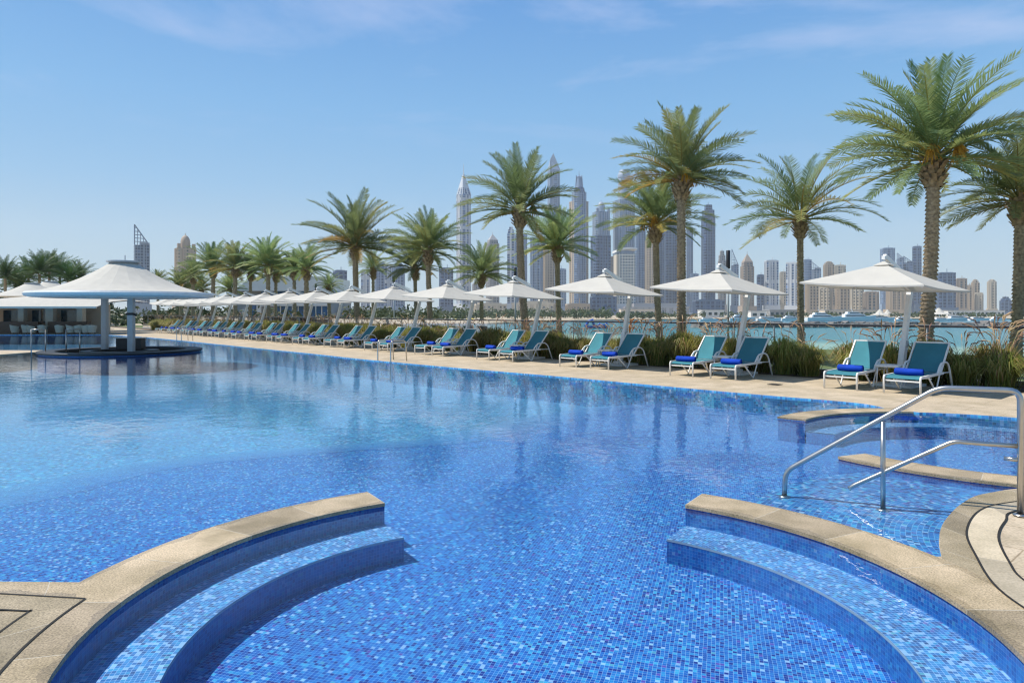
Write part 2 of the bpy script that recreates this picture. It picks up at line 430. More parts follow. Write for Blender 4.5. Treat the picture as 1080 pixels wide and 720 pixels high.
M = {}
M['white_paint'] = simple('white_powder_coat', (0.78, 0.77, 0.74), 0.4, var=0.04, scale=9)
M['canopy'] = fabric('cream_canvas', (0.58, 0.555, 0.50), 120, 0.04, trans=0.18)
M['membrane'] = fabric('membrane_cloth', (0.56, 0.53, 0.465), 60, 0.05, trans=0.1)
M['teal'] = fabric('teal_sling', (0.055, 0.22, 0.27), 300, 0.08, trans=0.12)
M['towel'] = fabric('blue_towel', (0.006, 0.05, 0.40), 400, 0.25)
M['steel'] = simple('stainless_steel', (0.52, 0.50, 0.47), 0.3, 1.0, 0.05, 20)
M['dark_metal'] = simple('dark_metal', (0.03, 0.03, 0.035), 0.4, 0.3)
M['grey_metal'] = simple('grey_metal', (0.42, 0.44, 0.46), 0.4, 0.2, 0.06)
M['grey_blue'] = simple('blue_grey_steel', (0.36, 0.45, 0.55), 0.45, 0.1, 0.06)
M['coping'] = stone('granite_coping', (0.53, 0.42, 0.285), 95, joint=0.62, stain=0.42, con=0.42, wet=0.45)
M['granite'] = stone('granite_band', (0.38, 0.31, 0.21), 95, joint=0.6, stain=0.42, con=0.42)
M['cream'] = stone('cream_stone', (0.58, 0.49, 0.36), 60, joint=0.8, jcol=(0.4, 0.35, 0.28), stain=0.3, con=0.16)
M['deck'] = stone('deck_stone', (0.56, 0.455, 0.325), 45, bricks=(1.2, 0.6), stain=0.26, rough=0.7, con=0.2)
M['slot'] = simple('drain_slot', (0.02, 0.018, 0.015), 0.8)
M['mosaic'] = mosaic('blue_mosaic', 0.025)
M['mosaic_wall'] = mosaic('wall_mosaic', 0.025, light=0.0, even=0.55, grout=(0.12, 0.27, 0.6), spark=0.0)
M['mosaic_bench'] = mosaic('bench_mosaic', 0.025, light=0.5, grout=(0.50, 0.62, 0.86), pale=0.05, spark=0.13)
M['mosaic_step'] = mosaic('step_mosaic', 0.04, light=0.35)
M['mosaic_deep'] = mosaic('deep_mosaic', 0.05, light=0.95)
M['water'] = water_mat()
M['sea'] = sea_mat()
M['glass'] = glass_mat('balustrade_glass')
M['soil'] = simple('planting_soil', (0.10, 0.07, 0.045), 0.9, var=0.35, scale=8, bump=0.6)
M['lawn'] = simple('terrace_lawn', (0.11, 0.14, 0.05), 0.9, var=0.3, scale=3)
M['sand'] = simple('beach_sand', (0.42, 0.345, 0.24), 0.9, var=0.18, scale=0.25)
M['rock'] = simple('breakwater_rock', (0.17, 0.16, 0.15), 0.9, var=0.4, scale=0.6, bump=1.0)
M['palm_leaf'] = leaf_mat('palm_leaflets', [(0.0, (0.14, 0.205, 0.07)), (0.35, (0.225, 0.285, 0.115)), (0.62, (0.305, 0.33, 0.12)), (0.85, (0.41, 0.345, 0.10)), (1.0, (0.50, 0.33, 0.08))], 0.45)
M['palm_dark'] = leaf_mat('dark_palm_leaflets', [(0.0, (0.04, 0.095, 0.025)), (0.6, (0.085, 0.15, 0.04)), (1.0, (0.16, 0.19, 0.06))])
M['bark'] = simple('palm_bark', (0.38, 0.29, 0.19), 0.95, var=0.45, scale=14, bump=1.0)
M['boot'] = simple('palm_boots', (0.33, 0.23, 0.13), 0.95, var=0.5, scale=10, bump=0.6)
M['dates'] = simple('date_bunches', (0.50, 0.26, 0.03), 0.6, var=0.35, scale=30)
M['grass'] = leaf_mat('fountain_grass_blades', [(0.0, (0.15, 0.20, 0.035)), (0.42, (0.30, 0.31, 0.07)), (0.78, (0.46, 0.36, 0.13)), (1.0, (0.58, 0.36, 0.18))], 0.48)
M['plume'] = leaf_mat('grass_plumes', [(0.0, (0.40, 0.23, 0.17)), (0.6, (0.54, 0.36, 0.22)), (1.0, (0.62, 0.47, 0.26))], 0.3)
M['orange'] = leaf_mat('orange_blossom', [(0.0, (0.50, 0.16, 0.015)), (1.0, (0.60, 0.30, 0.03))], 0.2)
M['black_stone'] = simple('black_granite', (0.022, 0.022, 0.024), 0.55, var=0.3, scale=40)
M['tan'] = simple('tan_render', (0.70, 0.60, 0.49), 0.8, var=0.08, scale=1.0)
M['wood'] = simple('brown_timber', (0.10, 0.055, 0.03), 0.5, var=0.3, scale=12)
M['dark_glass'] = simple('dark_glazing', (0.025, 0.05, 0.06), 0.08, 0.0, 0.5, 1.5, spec=0.8)
M['blue_glass'] = simple('blue_glazing', (0.05, 0.13, 0.27), 0.12, 0.0, 0.3, 0.6, spec=0.7)
M['white_wall'] = simple('white_render', (0.72, 0.71, 0.68), 0.8, var=0.05, scale=0.5)
M['grey_wall'] = simple('grey_concrete', (0.33, 0.33, 0.33), 0.8, var=0.1, scale=0.4)
M['chair'] = simple('cream_wicker', (0.50, 0.44, 0.34), 0.7, var=0.1, scale=30)
M['hull'] = simple('white_gelcoat', (0.80, 0.80, 0.80), 0.2, var=0.03, scale=0.5)
M['inflatable'] = simple('blue_vinyl', (0.02, 0.10, 0.42), 0.35, var=0.15, scale=1)
M['inflatable_light'] = simple('light_blue_vinyl', (0.05, 0.30, 0.70), 0.35, var=0.1, scale=1)
M['yellow'] = simple('yellow_canvas', (0.62, 0.46, 0.10), 0.8, var=0.2, scale=2)
M['tree_leaf'] = leaf_mat('shore_tree_leaves', [(0.0, (0.035, 0.065, 0.022)), (1.0, (0.09, 0.12, 0.045))], 0.2)

# ------------------------------------------------------------------ camera, light, sky
CAM_H, F, YH = 1.7, 720.0, 329.0
cam = bpy.data.cameras.new('camera'); cam.lens = 24.0; cam.sensor_width = 36.0
cam.shift_y = -(360.0 - YH) / 1080.0; cam.clip_start = 0.1; cam.clip_end = 20000
co = bpy.data.objects.new('camera', cam); COL.objects.link(co)
co.location = (0, 0, CAM_H); co.rotation_euler = (R(90), 0, 0)
SC.camera = co

SUN_EL = 57.0
sh = Vector((0.99, -0.06, 0)).normalized()          # shadows fall this way
sun_dir = Vector((-sh.x * math.cos(R(SUN_EL)), -sh.y * math.cos(R(SUN_EL)), math.sin(R(SUN_EL))))
sl = bpy.data.lights.new('sun', 'SUN'); sl.energy = 3.9; sl.angle = R(0.5); sl.color = (1.0, 0.95, 0.86)
so = bpy.data.objects.new('sun', sl); COL.objects.link(so)
so.rotation_euler = sun_dir.to_track_quat('Z', 'Y').to_euler()

w = bpy.data.worlds.new('World'); SC.world = w; w.use_nodes = True
nt = w.node_tree; nt.nodes.clear()
wo = nt.nodes.new('ShaderNodeOutputWorld'); bg = nt.nodes.new('ShaderNodeBackground')
sky = nt.nodes.new('ShaderNodeTexSky'); sky.sky_type = 'NISHITA'; sky.sun_disc = False
sky.sun_elevation = R(SUN_EL); sky.sun_rotation = math.atan2(sun_dir.x, sun_dir.y)
sky.altitude = 0; sky.air_density = 1.0; sky.dust_density = 0.25; sky.ozone_density = 1.2
tc = nt.nodes.new('ShaderNodeTexCoord')
mp = N(nt, 'ShaderNodeMapping'); mp.inputs['Scale'].default_value = (1.3, 1.3, 5.5); mp.inputs['Rotation'].default_value = (R(8), R(-14), 0)
mp.inputs['Location'].default_value = (0.35, 0.2, 0.45)
nt.links.new(tc.outputs['Generated'], mp.inputs[0])
cn = N(nt, 'ShaderNodeTexNoise'); cn.inputs['Scale'].default_value = 1.5; cn.inputs['Detail'].default_value = 9; cn.inputs['Roughness'].default_value = 0.58
cn.inputs['Distortion'].default_value = 0.5
nt.links.new(mp.outputs[0], cn.inputs['Vector'])
cr = ramp(nt, [(0.54, (0, 0, 0)), (0.78, (1, 1, 1))]); nt.links.new(cn.outputs[0], cr.inputs[0])
sz = N(nt, 'ShaderNodeSeparateXYZ'); nt.links.new(tc.outputs['Generated'], sz.inputs[0])
hi = math_n(nt, 'DIVIDE', math_n(nt, 'SUBTRACT', sz.outputs[2], 0.16), 0.16, True)
cf = math_n(nt, 'MULTIPLY', math_n(nt, 'MULTIPLY', cr.outputs[0], hi), 0.6)
hs = N(nt, 'ShaderNodeHueSaturation'); hs.inputs['Saturation'].default_value = 1.1; hs.inputs['Hue'].default_value = 0.494
nt.links.new(sky.outputs[0], hs.inputs['Color'])
# the hazy gulf air evens the sky out round the horizon: the Nishita sky is blended with a plain elevation gradient
gr = ramp(nt, [(0.0, (0.37, 0.51, 0.64)), (0.08, (0.33, 0.51, 0.68)), (0.17, (0.23, 0.485, 0.78)), (0.28, (0.175, 0.45, 0.82)), (0.42, (0.105, 0.34, 0.77)), (0.7, (0.075, 0.235, 0.60)), (1.0, (0.06, 0.19, 0.50))])
nt.links.new(math_n(nt, 'MAXIMUM', sz.outputs[2], 0.0), gr.inputs[0])
gs = N(nt, 'ShaderNodeVectorMath', operation='SCALE'); gs.inputs['Scale'].default_value = 9.0; nt.links.new(gr.outputs[0], gs.inputs[0])
base_sky = mixc(nt, 0.8, hs.outputs[0], gs.outputs[0])
nt.links.new(mixc(nt, cf, base_sky, (5.4, 6.0, 8.2)), bg.inputs[0])
bg.inputs[1].default_value = 0.078
nt.links.new(bg.outputs[0], wo.inputs[0])

SC.view_settings.view_transform = 'Standard'; SC.view_settings.look = 'None'
SC.view_settings.exposure = 0.56; SC.view_settings.gamma = 1.0; SC.view_settings.use_curve_mapping = False
SC.render.engine = 'CYCLES'
cy = SC.cycles
cy.max_bounces = 7; cy.diffuse_bounces = 3; cy.glossy_bounces = 3; cy.transmission_bounces = 3; cy.transparent_max_bounces = 24
cy.volume_bounces = 1; cy.caustics_reflective = False; cy.caustics_refractive = False
cy.use_denoising = True
try:
    cy.denoiser = 'OPENIMAGEDENOISE'; cy.denoising_input_passes = 'RGB_ALBEDO_NORMAL'
except Exception: pass
cy.sample_clamp_indirect = 6.0
cy.filter_width = 1.25

def WX(px, y): return (px - 540.0) / F * y          # across, for a photo column at depth y
def WZ(py, y): return CAM_H - (py - YH) / F * y     # height, for a photo row at depth y
ORD = ['first', 'second', 'third', 'fourth', 'fifth', 'sixth', 'seventh', 'eighth', 'ninth', 'tenth', 'eleventh', 'twelfth',
       'thirteenth', 'fourteenth', 'fifteenth', 'sixteenth', 'seventeenth', 'eighteenth']

# ------------------------------------------------------------------ the row (loungers, parasols, hedge, rail) runs along RD, NV points away from the pool
P0 = Vector((7.65, 14.6)); RD = Vector((-0.667, 0.745)).normalized(); NV = Vector((0.745, 0.667)).normalized()
STEP = 3.9
TS = [0.0, 4.14, 8.23, 12.45, 16.45, 20.4, 24.3, 27.9, 31.4, 34.8, 38.1, 41.3, 44.4, 47.5, 50.8, 54.3]
def tpos(i): return i * 4.1 if i < 0 else (TS[i] if i < len(TS) else TS[-1] + (i - len(TS) + 1) * 3.5)
def row(t, o): return P0 + RD * t + NV * o
ROWROT = math.atan2(NV.y, NV.x) - math.pi / 2      # local +y -> NV, local +x -> -RD

# ------------------------------------------------------------------ pool
J1 = (0.155, 4.0); J2 = (6.5, 9.2); RI, RO = 2.45, 2.9
FLOOR_Z, DEEP_Z, WATER_Z, DECK_Z = -0.385, -0.71, -0.035, -0.004
row_edge = smooth_path([(6.62, 12.05), (6.45, 12.85), (5.08, 14.12), (3.14, 16.1), (0.98, 18.35), (-1.12, 20.3), (-2.6, 21.8), (-5.5, 24.8), (-8.3, 28.1),
                        (-12.2, 32.4), (-16.6, 37.3), (-21.2, 42.4), (-26.4, 47.8), (-31.0, 51.6)], 5)
cove = smooth_path([(3.0, 4.77), (3.19, 5.1), (3.52, 5.56), (4.05, 6.12), (4.51, 6.44), (4.885, 6.6), (5.42, 6.72)], 5)
pool = row_edge + [(-38, 51.2), (-70, 51.0), (-70, 4.9), (-2.62, 4.28)] + arc(J1, 2.66, 174.5, 376, 40) + cove + arc(J2, RI, 246, 440, 40)
outer = [(34, 3.5), (40, -16), (-110, -16), (-110, 100), (-52, 100)]
sheet('pool_deck', outer, [pool], DECK_Z, M['deck'], uvrot=-ROWROT)
sides = MB(); strip_wall(sides, pool + [pool[0]], DEEP_Z - 0.05, DECK_Z)
o = sides.build('pool_sides', M['mosaic_deep']); tag(o, kind='structure')
# water stays within the pool outline's box; the deck hides what runs beneath it
contour = smooth_path([(-70, 5.6), (-20, 6.2), (-9, 6.6), (-5.5, 7.3), (-4.47, 9.2), (-2.1, 10.4), (-0.6, 11.0), (1.04, 12.8), (2.5, 14.8), (4.9, 16.4), (8, 17.5)], 5)
shelf = contour + [(12, 17), (12, -1), (-70, -1)]
sheet('pool_floor', shelf, [], FLOOR_Z, M['mosaic'], uvrot=R(17))
sheet('pool_deep_floor', contour + [(8, 30), (-24, 56), (-71, 56)], [], DEEP_Z, M['mosaic_deep'], uvrot=R(17))
# the floor slopes down to the deep part in bands of ever lighter tile
nrm = []
for i, p in enumerate(contour):
    a, c = contour[max(i - 1, 0)], contour[min(i + 1, len(contour) - 1)]; d = Vector((c[0] - a[0], c[1] - a[1])).normalized(); nrm.append((-d.y, d.x))
def off_c(q): return [(p[0] + n[0] * q, p[1] + n[1] * q) for p, n in zip(contour, nrm)]
for k in range(5):
    m = MB(); A_, B2 = off_c(-0.012 + k * 0.45), off_c(-0.012 + (k + 1) * 0.45)
    z0, z1 = FLOOR_Z + 0.002 - 0.064 * k, FLOOR_Z + 0.002 - 0.064 * (k + 1)
    vs = []; fs = []; uvs = []
    for a, b_ in zip(A_, B2): vs += [(a[0], a[1], z0), (b_[0], b_[1], z1)]
    cu, su = math.cos(R(17)), math.sin(R(17)); uvp = lambda v: (v[0] * cu - v[1] * su, v[0] * su + v[1] * cu)
    for i in range(len(A_) - 1):
        f = (2 * i, 2 * i + 2, 2 * i + 3, 2 * i + 1); fs.append(f); uvs.append([uvp(vs[j]) for j in f])
    m.add(vs, fs, uvs); tag(m.build('pool_floor_slope', mosaic('slope_mosaic', 0.027, light=0.13 + 0.15 * k)), kind='structure')
sheet('pool_water', [(-71, -1.2), (9.6, -1.2), (9.6, 12.5), (6.9, 12.5), (5.6, 14.3), (-26, 49.5), (-32, 52.4), (-71, 52.4)], [], WATER_Z, M['water'])

def curved_wall(name, c, a0, a1, label, bench_r=2.02, n=44):
    """stone-topped mosaic wall of a round plunge bay, with the bench that runs along its inner side"""
    m = MB()
    pin = arc(c, RI + 0.012, a0, a1, n); pout = arc(c, RO - 0.012, a0, a1, n)
    strip_wall(m, pin, FLOOR_Z, -0.03); strip_wall(m, pout, DEEP_Z, -0.03)
    strip_wall(m, [pin[0], pout[0]], DEEP_Z, -0.03); strip_wall(m, [pin[-1], pout[-1]], DEEP_Z, -0.03)
    root = m.build(name, M['mosaic_wall']); tag(root, label, 'pool wall', 'curved walls in the pool')
    cp = MB()
    ti, to = arc(c, RI, a0, a1, n), arc(c, RO, a0, a1, n)
    ribbon(cp, ti, to, 0.0)
    strip_wall(cp, ti, -0.03, 0.0); strip_wall(cp, to, -0.03, 0.0); strip_wall(cp, [ti[0], to[0]], -0.03, 0); strip_wall(cp, [ti[-1], to[-1]], -0.03, 0)
    cp.build('coping', M['coping'], root)
    b = MB(); bz = -0.185
    bi = arc(c, bench_r, a0, a1, n)
    vs = []; fs = []; uvs = []
    rr = [bench_r, 2.13, 2.24, 2.35, RI + 0.02]
    for r in rr: vs += [(p[0], p[1], bz) for p in arc(c, r, a0, a1, n)]
    for k in range(len(rr) - 1):
        for i in range(n):
            q = k * (n + 1) + i; fs.append((q, q + 1, q + n + 2, q + n + 1))
            u0 = R(abs(a1 - a0)) / n * i * 2.25; u1 = R(abs(a1 - a0)) / n * (i + 1) * 2.25
            uvs.append([(u0, rr[k]), (u1, rr[k]), (u1, rr[k + 1]), (u0, rr[k + 1])])
    b.add(vs, fs, uvs)
    b.build('bench', M['mosaic_bench'], root)
    bf = MB(); strip_wall(bf, bi, FLOOR_Z, bz - 0.012); po = arc(c, RI, a0, a1, n)
    strip_wall(bf, [bi[0], po[0]], FLOOR_Z, bz - 0.012); strip_wall(bf, [bi[-1], po[-1]], FLOOR_Z, bz - 0.012)
    bf.build('bench_front', M['mosaic_wall'], root)
    ed = MB(); strip_wall(ed, arc(c, bench_r - 0.003, a0, a1, n), bz - 0.016, bz + 0.002); ed.build('bench_edge', M['grey_blue'], root)
    return root
curved_wall('pool_wall', J1, 121.7, 300, 'curved stone topped pool wall with mosaic bench, nearest wall on the left')
curved_wall('pool_wall', J1, 55.9, -60, 'curved stone topped pool wall with mosaic bench in front of the steel handrail')
curved_wall('pool_wall', J2, 203.5, 248, 'short stone topped pool wall just behind the steel handrail')
curved_wall('pool_wall', J2, 138.8, 82, 'low curved stone topped wall at the far deck below the nearest loungers')
# bench round the deck side of the far bay
b = MB(); vs = []; fs = []; uvs = []
ribbon(b, arc(J2, 2.05, 248, 442, 40), arc(J2, RI + 0.02, 248, 442, 40), -0.185); strip_wall(b, arc(J2, 2.05, 248, 442, 40), FLOOR_Z, -0.185)
tag(b.build('pool_bench', M['mosaic_bench']), kind='structure')
# entry step that follows the cove
b = MB(); cc = (5.0, 4.6)
for i in range(60):
    for k in range(10):
        a0, a1 = R(70 + i * 2.2), R(70 + (i + 1) * 2.2); r0, r1 = 1.5 + k * 0.18, 1.5 + (k + 1) * 0.18
        am, rm = (a0 + a1) / 2, (r0 + r1) / 2
        q = (cc[0] + rm * math.cos(am), cc[1] + rm * math.sin(am))
        if math.hypot(q[0] - J1[0], q[1] - J1[1]) < 2.72 or math.hypot(q[0] - J2[0], q[1] - J2[1]) < 2.7: continue
        P = [(r0, a0), (r0, a1), (r1, a1), (r1, a0)]
        vv = [(cc[0] + r * math.cos(a), cc[1] + r * math.sin(a), -0.11) for r, a in P]
        b.add(vv[::-1], [(0, 1, 2, 3)], [[(a * 2.4, r) for r, a in P][::-1]])
        if k == 9:
            b.add([vv[2], vv[3], (vv[3][0], vv[3][1], FLOOR_Z), (vv[2][0], vv[2][1], FLOOR_Z)], [(0, 1, 2, 3)],
                  [[(a1 * 2.4, 0), (a0 * 2.4, 0), (a0 * 2.4, 0.35), (a1 * 2.4, 0.35)]])
tag(b.build('pool_step', M['mosaic_step']), kind='structure')

# deck bands and drain slots
s1 = smooth_path([(2.93, 3.2), (2.93, 3.7), (2.99, 4.2), (3.23, 4.75), (3.53, 5.3), (4.02, 5.86), (4.5, 6.12), (5.42, 6.38)], 6)
s2 = smooth_path([(3.2, 3.2), (3.19, 3.7), (3.24, 4.3), (3.38, 4.64), (3.67, 5.15), (4.02, 5.56), (4.36, 5.86), (5.42, 6.1)], 6)
cv = smooth_path([(2.6, 3.2), (2.65, 3.7), (2.8, 4.35), (3.15, 5.03), (3.5, 5.53), (4.03, 6.1), (4.51, 6.44), (5.42, 6.72)], 6)
b = MB(); ribbon(b, cv, s1, -0.0002); tag(b.build('deck_granite_band', M['granite']), kind='structure')
b = MB(); ribbon(b, s1, s2, 0.0015); tag(b.build('deck_cream_band', M['cream']), kind='structure')
lo = [(-9, 4.33), (-3.2, 4.31), (-2.72, 4.3), (-2.60, 4.15)] + arc(J1, 2.78, 176, 230, 12)
l1 = [(-9, 4.16), (-3.09, 4.12), (-2.60, 4.06), (-2.53, 4.03)] + arc(J1, 2.685, 180, 230, 12)
l2 = [(-9, 3.93), (-2.93, 3.90), (-2.76, 3.885), (-2.735, 3.86)] + arc(J1, 2.9, 184, 230, 12)
b = MB(); ribbon(b, l2, l1, 0.0015); tag(b.build('deck_inner_band', M['granite']), kind='structure')  # darker granite here also stands in for the shade on the left corner
b = MB(); ribbon(b, l1[:3], lo[:3], 0.0008); tag(b.build('deck_edge_band', M['coping']), kind='structure')
b = MB(); ribbon(b, [(-9, 2.2), (-2.70, 2.2)], [(-9, 3.93), (-2.74, 3.885)], -0.0012); tag(b.build('deck_corner_shade', M['granite']), kind='structure')  # dark stone sheet laid over the deck, standing in for the shadow there
b = MB()
line_band(b, s1, 0.016, 0.0045); line_band(b, s2, 0.016, 0.0045)
line_band(b, [(-9, 4.16), (-3.09, 4.12), (-2.53, 4.05)], 0.014, 0.0045)
line_band(b, arc(J1, 2.685, 179, 230, 20), 0.014, 0.0045)
line_band(b, [(-9, 3.93), (-2.93, 3.90), (-2.73, 3.88)], 0.014, 0.0045)
line_band(b, arc(J1, 2.9, 182, 230, 20), 0.014, 0.0045)
tag(b.build('deck_drain_slot', M['slot']), kind='structure')

# ------------------------------------------------------------------ planting bed, terrace, beach, sea, shore
TL, TR = 92.0, -24.0
def band(name, o0, o1, z, mat, t0=TR, t1=TL):
    pts = [row(t0, o0), row(t0, o1), row(t1, o1), row(t1, o0)]
    return sheet(name, pts, [], z, mat, uvrot=-ROWROT)
band('planting_bed', 2.15, 3.55, 0.0, M['soil'])
band('terrace_lawn', 3.75, 16.0, 0.0, M['lawn'])
b = MB(); prof = [(15.9, -0.02), (22, -1.4), (34, -3.0), (60, -3.7), (90, -4.6)]
vs = []; fs = []
for (o_, z) in prof:
    for t in (-90, -24, 30, 92, 160): p = row(t, o_); vs.append((p.x, p.y, z))
for i in range(len(prof) - 1):
    for k in range(4): fs.append((i * 5 + k, i * 5 + k + 1, (i + 1) * 5 + k + 1, (i + 1) * 5 + k))
b.add(vs, fs); tag(b.build('beach', M['sand']), kind='structure')
sheet('sea', [(-3200, -600), (3200, -600), (3200, 3200), (-3200, 3200)], [], -4.0, M['sea'])
shore = [(-700, 90), (-160, 110), (-60, 190), (-20, 300), (40, 420), (110, 490), (600, 560), (2400, 720), (3100, 3100), (-3100, 3100), (-3100, 90)]
b = MB(); b.prism(shore, -6.0, -3.2, cap=False); o = b.build('shore_bank', M['sand']); tag(o, kind='structure')
sheet('shore_land', shore, [], -3.2, M['sand'])

# breakwater in front of the marina
b = MB(); random.seed(5)
for i in range(520):
    x = WX(735, 250) + i * 0.46; y = 250 + random.uniform(-2, 2) + i * 0.05
    s = random.uniform(1.4, 2.6)
    Mx = Matrix.Rotation(random.uniform(0, 3), 3, 'Z') @ Matrix.Rotation(random.uniform(-0.6, 0.6), 3, 'X')
    b.box((x, y, -3.75 + random.uniform(-0.6, 0.5)), (s * 1.5, s, s * 1.1), M=Mx)
o = b.build('rock_breakwater', M['rock']); tag(o, 'long grey boulder breakwater in the water in front of the moored yachts', 'breakwater')

# ------------------------------------------------------------------ handrail in the foreground
hr = empty('pool_handrail', (4.245, 5.70, 0)); tag(hr, 'stainless steel handrail stepping down into the pool beside the curved deck', 'handrail')
hd = Vector((-0.85, 0.53, 0)).normalized()
def hp(t, z): return tuple(hd * t + Vector((0, 0, z)))
def bend(pts, r=0.08, n=5):
    pts = [Vector(p) for p in pts]; out = [pts[0]]
    for i in range(1, len(pts) - 1):
        a, p, c = pts[i - 1], pts[i], pts[i + 1]
        d0 = (a - p).normalized(); d1 = (c - p).normalized(); q = min(r, (a - p).length * .45, (c - p).length * .45)
        for k in range(n + 1):
            t = k / n; out.append((p + d0 * q) * (1 - t) ** 2 + p * 2 * t * (1 - t) + (p + d1 * q) * t * t)
    out.append(pts[-1]); return out
m = MB(); m.tube(bend([hp(0, 0.0), hp(0, 1.045), hp(0.58, 1.035), hp(1.85, 0.145), hp(1.86, -0.11)], 0.09), 0.024, 14); m.build('top_rail', M['steel'], hr, True)
m = MB(); m.tube([hp(1.01, -0.11), hp(1.01, 0.70)], 0.021, 14); m.build('post', M['steel'], hr, True)
m = MB(); m.tube(bend([hp(0.02, 0.58), hp(0.47, 0.575), hp(1.25, 0.085), hp(1.29, 0.05)], 0.05), 0.02, 12); m.build('middle_rail', M['steel'], hr, True)
m = MB(); m.tube([hp(0.0, 0.465), tuple(Vector(hp(0.1, 0.465)) + Vector((0.0, 0.02, 0)))], 0.018, 12); m.build('stub', M['steel'], hr, True)
for t, z in ((0, 0.004), (1.01, -0.108), (1.86, -0.108)):
    m = MB(); m.lathe([(0.055, 0), (0.055, 0.008), (0.03, 0.016)], 20, hp(t, z), True); m.build('flange', M['steel'], hr, True)

# ------------------------------------------------------------------ loungers
def make_lounger():
    root = empty('sun_lounger')
    W = 0.35
    m = MB(); n = 10; vs = []; fs = []
    for i in range(n + 1):
        y = 0.0 + 1.18 * i / n; z = 0.37 + 0.02 * i / n
        for j in range(5):
            x = -W + 0.03 + (2 * W - 0.06) * j / 4
            vs.append((x, y, z - 0.025 * math.sin(math.pi * i / n) * math.sin(math.pi * j / 4) - (0.05 if i == 0 else 0)))
    for i in range(n):
        for j in range(4): q = i * 5 + j; fs.append((q, q + 1, q + 6, q + 5))
    vs2 = [(x, y, z - 0.008) for x, y, z in vs]; m.add(vs, fs); m.add(vs2, [f[::-1] for f in fs])
    m.build('seat', M['teal'], root, True)
    a = Vector((0, 1.19, 0.40)); e = Vector((0, 1.72, 1.0)); m = MB(); vs = []; fs = []
    nn = (e - a).normalized().cross(Vector((1, 0, 0)))
    for i in range(n + 1):
        p = a.lerp(e, i / n)
        for j in range(5):
            x = -W + 0.03 + (2 * W - 0.06) * j / 4
            vs.append(tuple(Vector((x, p.y, p.z)) + nn * 0.022 * math.sin(math.pi * i / n) * math.sin(math.pi * j / 4)))
    for i in range(n):
        for j in range(4): q = i * 5 + j; fs.append((q, q + 1, q + 6, q + 5))
    m.add(vs, fs); m.add([(x, y + 0.008, z - 0.006) for x, y, z in vs], [f[::-1] for f in fs])
    m.build('backrest', M['teal'], root, True)
    m = MB()
    for s in (-1, 1): m.bar((s * W, 0.02, 0.355), (s * W, 1.30, 0.385), 0.035, 0.05)
    m.bar((-W, 0.03, 0.27), (W, 0.03, 0.27), 0.03, 0.035); m.bar((-W, 1.18, 0.375), (W, 1.18, 0.375), 0.03, 0.03)
    m.bar((-W, 0.62, 0.30), (W, 0.62, 0.30), 0.025, 0.025)
    m.build('seat_frame', M['white_paint'], root)
    m = MB()
    for s in (-1, 1): m.bar((s * (W - 0.005), 1.17, 0.39), (s * (W - 0.005), 1.73, 1.02), 0.03, 0.035)
    m.bar((-W, 1.73, 1.02), (W, 1.73, 1.02), 0.03, 0.03)
    m.build('back_frame', M['white_paint'], root)
    for s in (-1, 1):
        m = MB(); m.tube(bend([(s * W, 0.12, 0.365), (s * W, 0.0, 0.36), (s * W, 0.0, 0.0)], 0.06), 0.022, 8); m.build('front_leg', M['white_paint'], root, True)
        m = MB(); m.tube(bend([(s * W, 0.95, 0.37), (s * W, 1.16, 0.60), (s * W, 1.62, 0.62), (s * W, 1.90, 0.0)], 0.22, 7), 0.022, 8); m.build('armrest', M['white_paint'], root, True)
        m = MB(); m.tube(bend([(s * W, 0.42, 0.36), (s * W, 0.88, 0.0), (s * W, 1.10, 0.40), (s * W, 1.17, 0.60)], 0.04), 0.017, 8); m.build('rear_leg', M['white_paint'], root, True)
        m = MB(); m.tube([(s * W, 1.12, 0.39), (s * W, 1.76, 0.38)], 0.014, 6); m.build('side_brace', M['white_paint'], root, True)
    return root

def make_towel():
    m = MB(); pr = []
    n = 18; L = 0.27
    for i, x in enumerate((-L, -L + 0.015, -0.1, 0.1, L - 0.015, L)):
        r = 0.074 if 0 < i < 5 else 0.06
        pr.append([(x, r * 1.08 * math.cos(2 * math.pi * k / n), r * math.sin(2 * math.pi * k / n)) for k in range(n)])
    vs = [p for q in pr for p in q]; fs = [(i * n + k, i * n + (k + 1) % n, (i + 1) * n + (k + 1) % n, (i + 1) * n + k) for i in range(5) for k in range(n)]
    m.add(vs, fs)
    for s in (-1, 1):       # rolled ends: a spiral step
        vs = []; fs = []
        for k in range(60):
            a = k * 0.35; r0 = 0.006 + 0.056 * k / 60
            for q in (r0, r0 + 0.006): vs.append((s * (L - 0.004 + (0.006 if q == r0 else 0.0)), q * math.cos(a), q * math.sin(a)))
        fs = [(2 * k, 2 * k + 1, 2 * k + 3, 2 * k + 2) for k in range(59)]
        m.add(vs, fs); m.add([(s * (L - 0.006), 0.06 * math.cos(2 * math.pi * k / n), 0.06 * math.sin(2 * math.pi * k / n)) for k in range(n)], [tuple(range(n))])
    m.add([(-L + 0.01, 0.05, 0.068), (L - 0.01, 0.05, 0.068), (L - 0.01, 0.084, 0.012), (-L + 0.01, 0.084, 0.012)], [(0, 1, 2, 3)])
    return m.build('rolled_towel', M['towel'], None, True)

def make_table():
    root = empty('side_table')
    m = MB(); m.box((0, 0, 0.50), (0.5, 0.5, 0.03)); m.build('table_top', M['white_paint'], root)
    m = MB(); m.box((0, 0, 0.475), (0.44, 0.44, 0.022)); m.build('apron', M['white_paint'], root)
    for sx in (-1, 1):
        for sy in (-1, 1):
            m = MB(); m.tube([(sx * 0.2, sy * 0.2, 0.47), (sx * 0.22, sy * 0.22, 0)], 0.015, 8); m.build('leg', M['white_paint'], root, True)
    return root

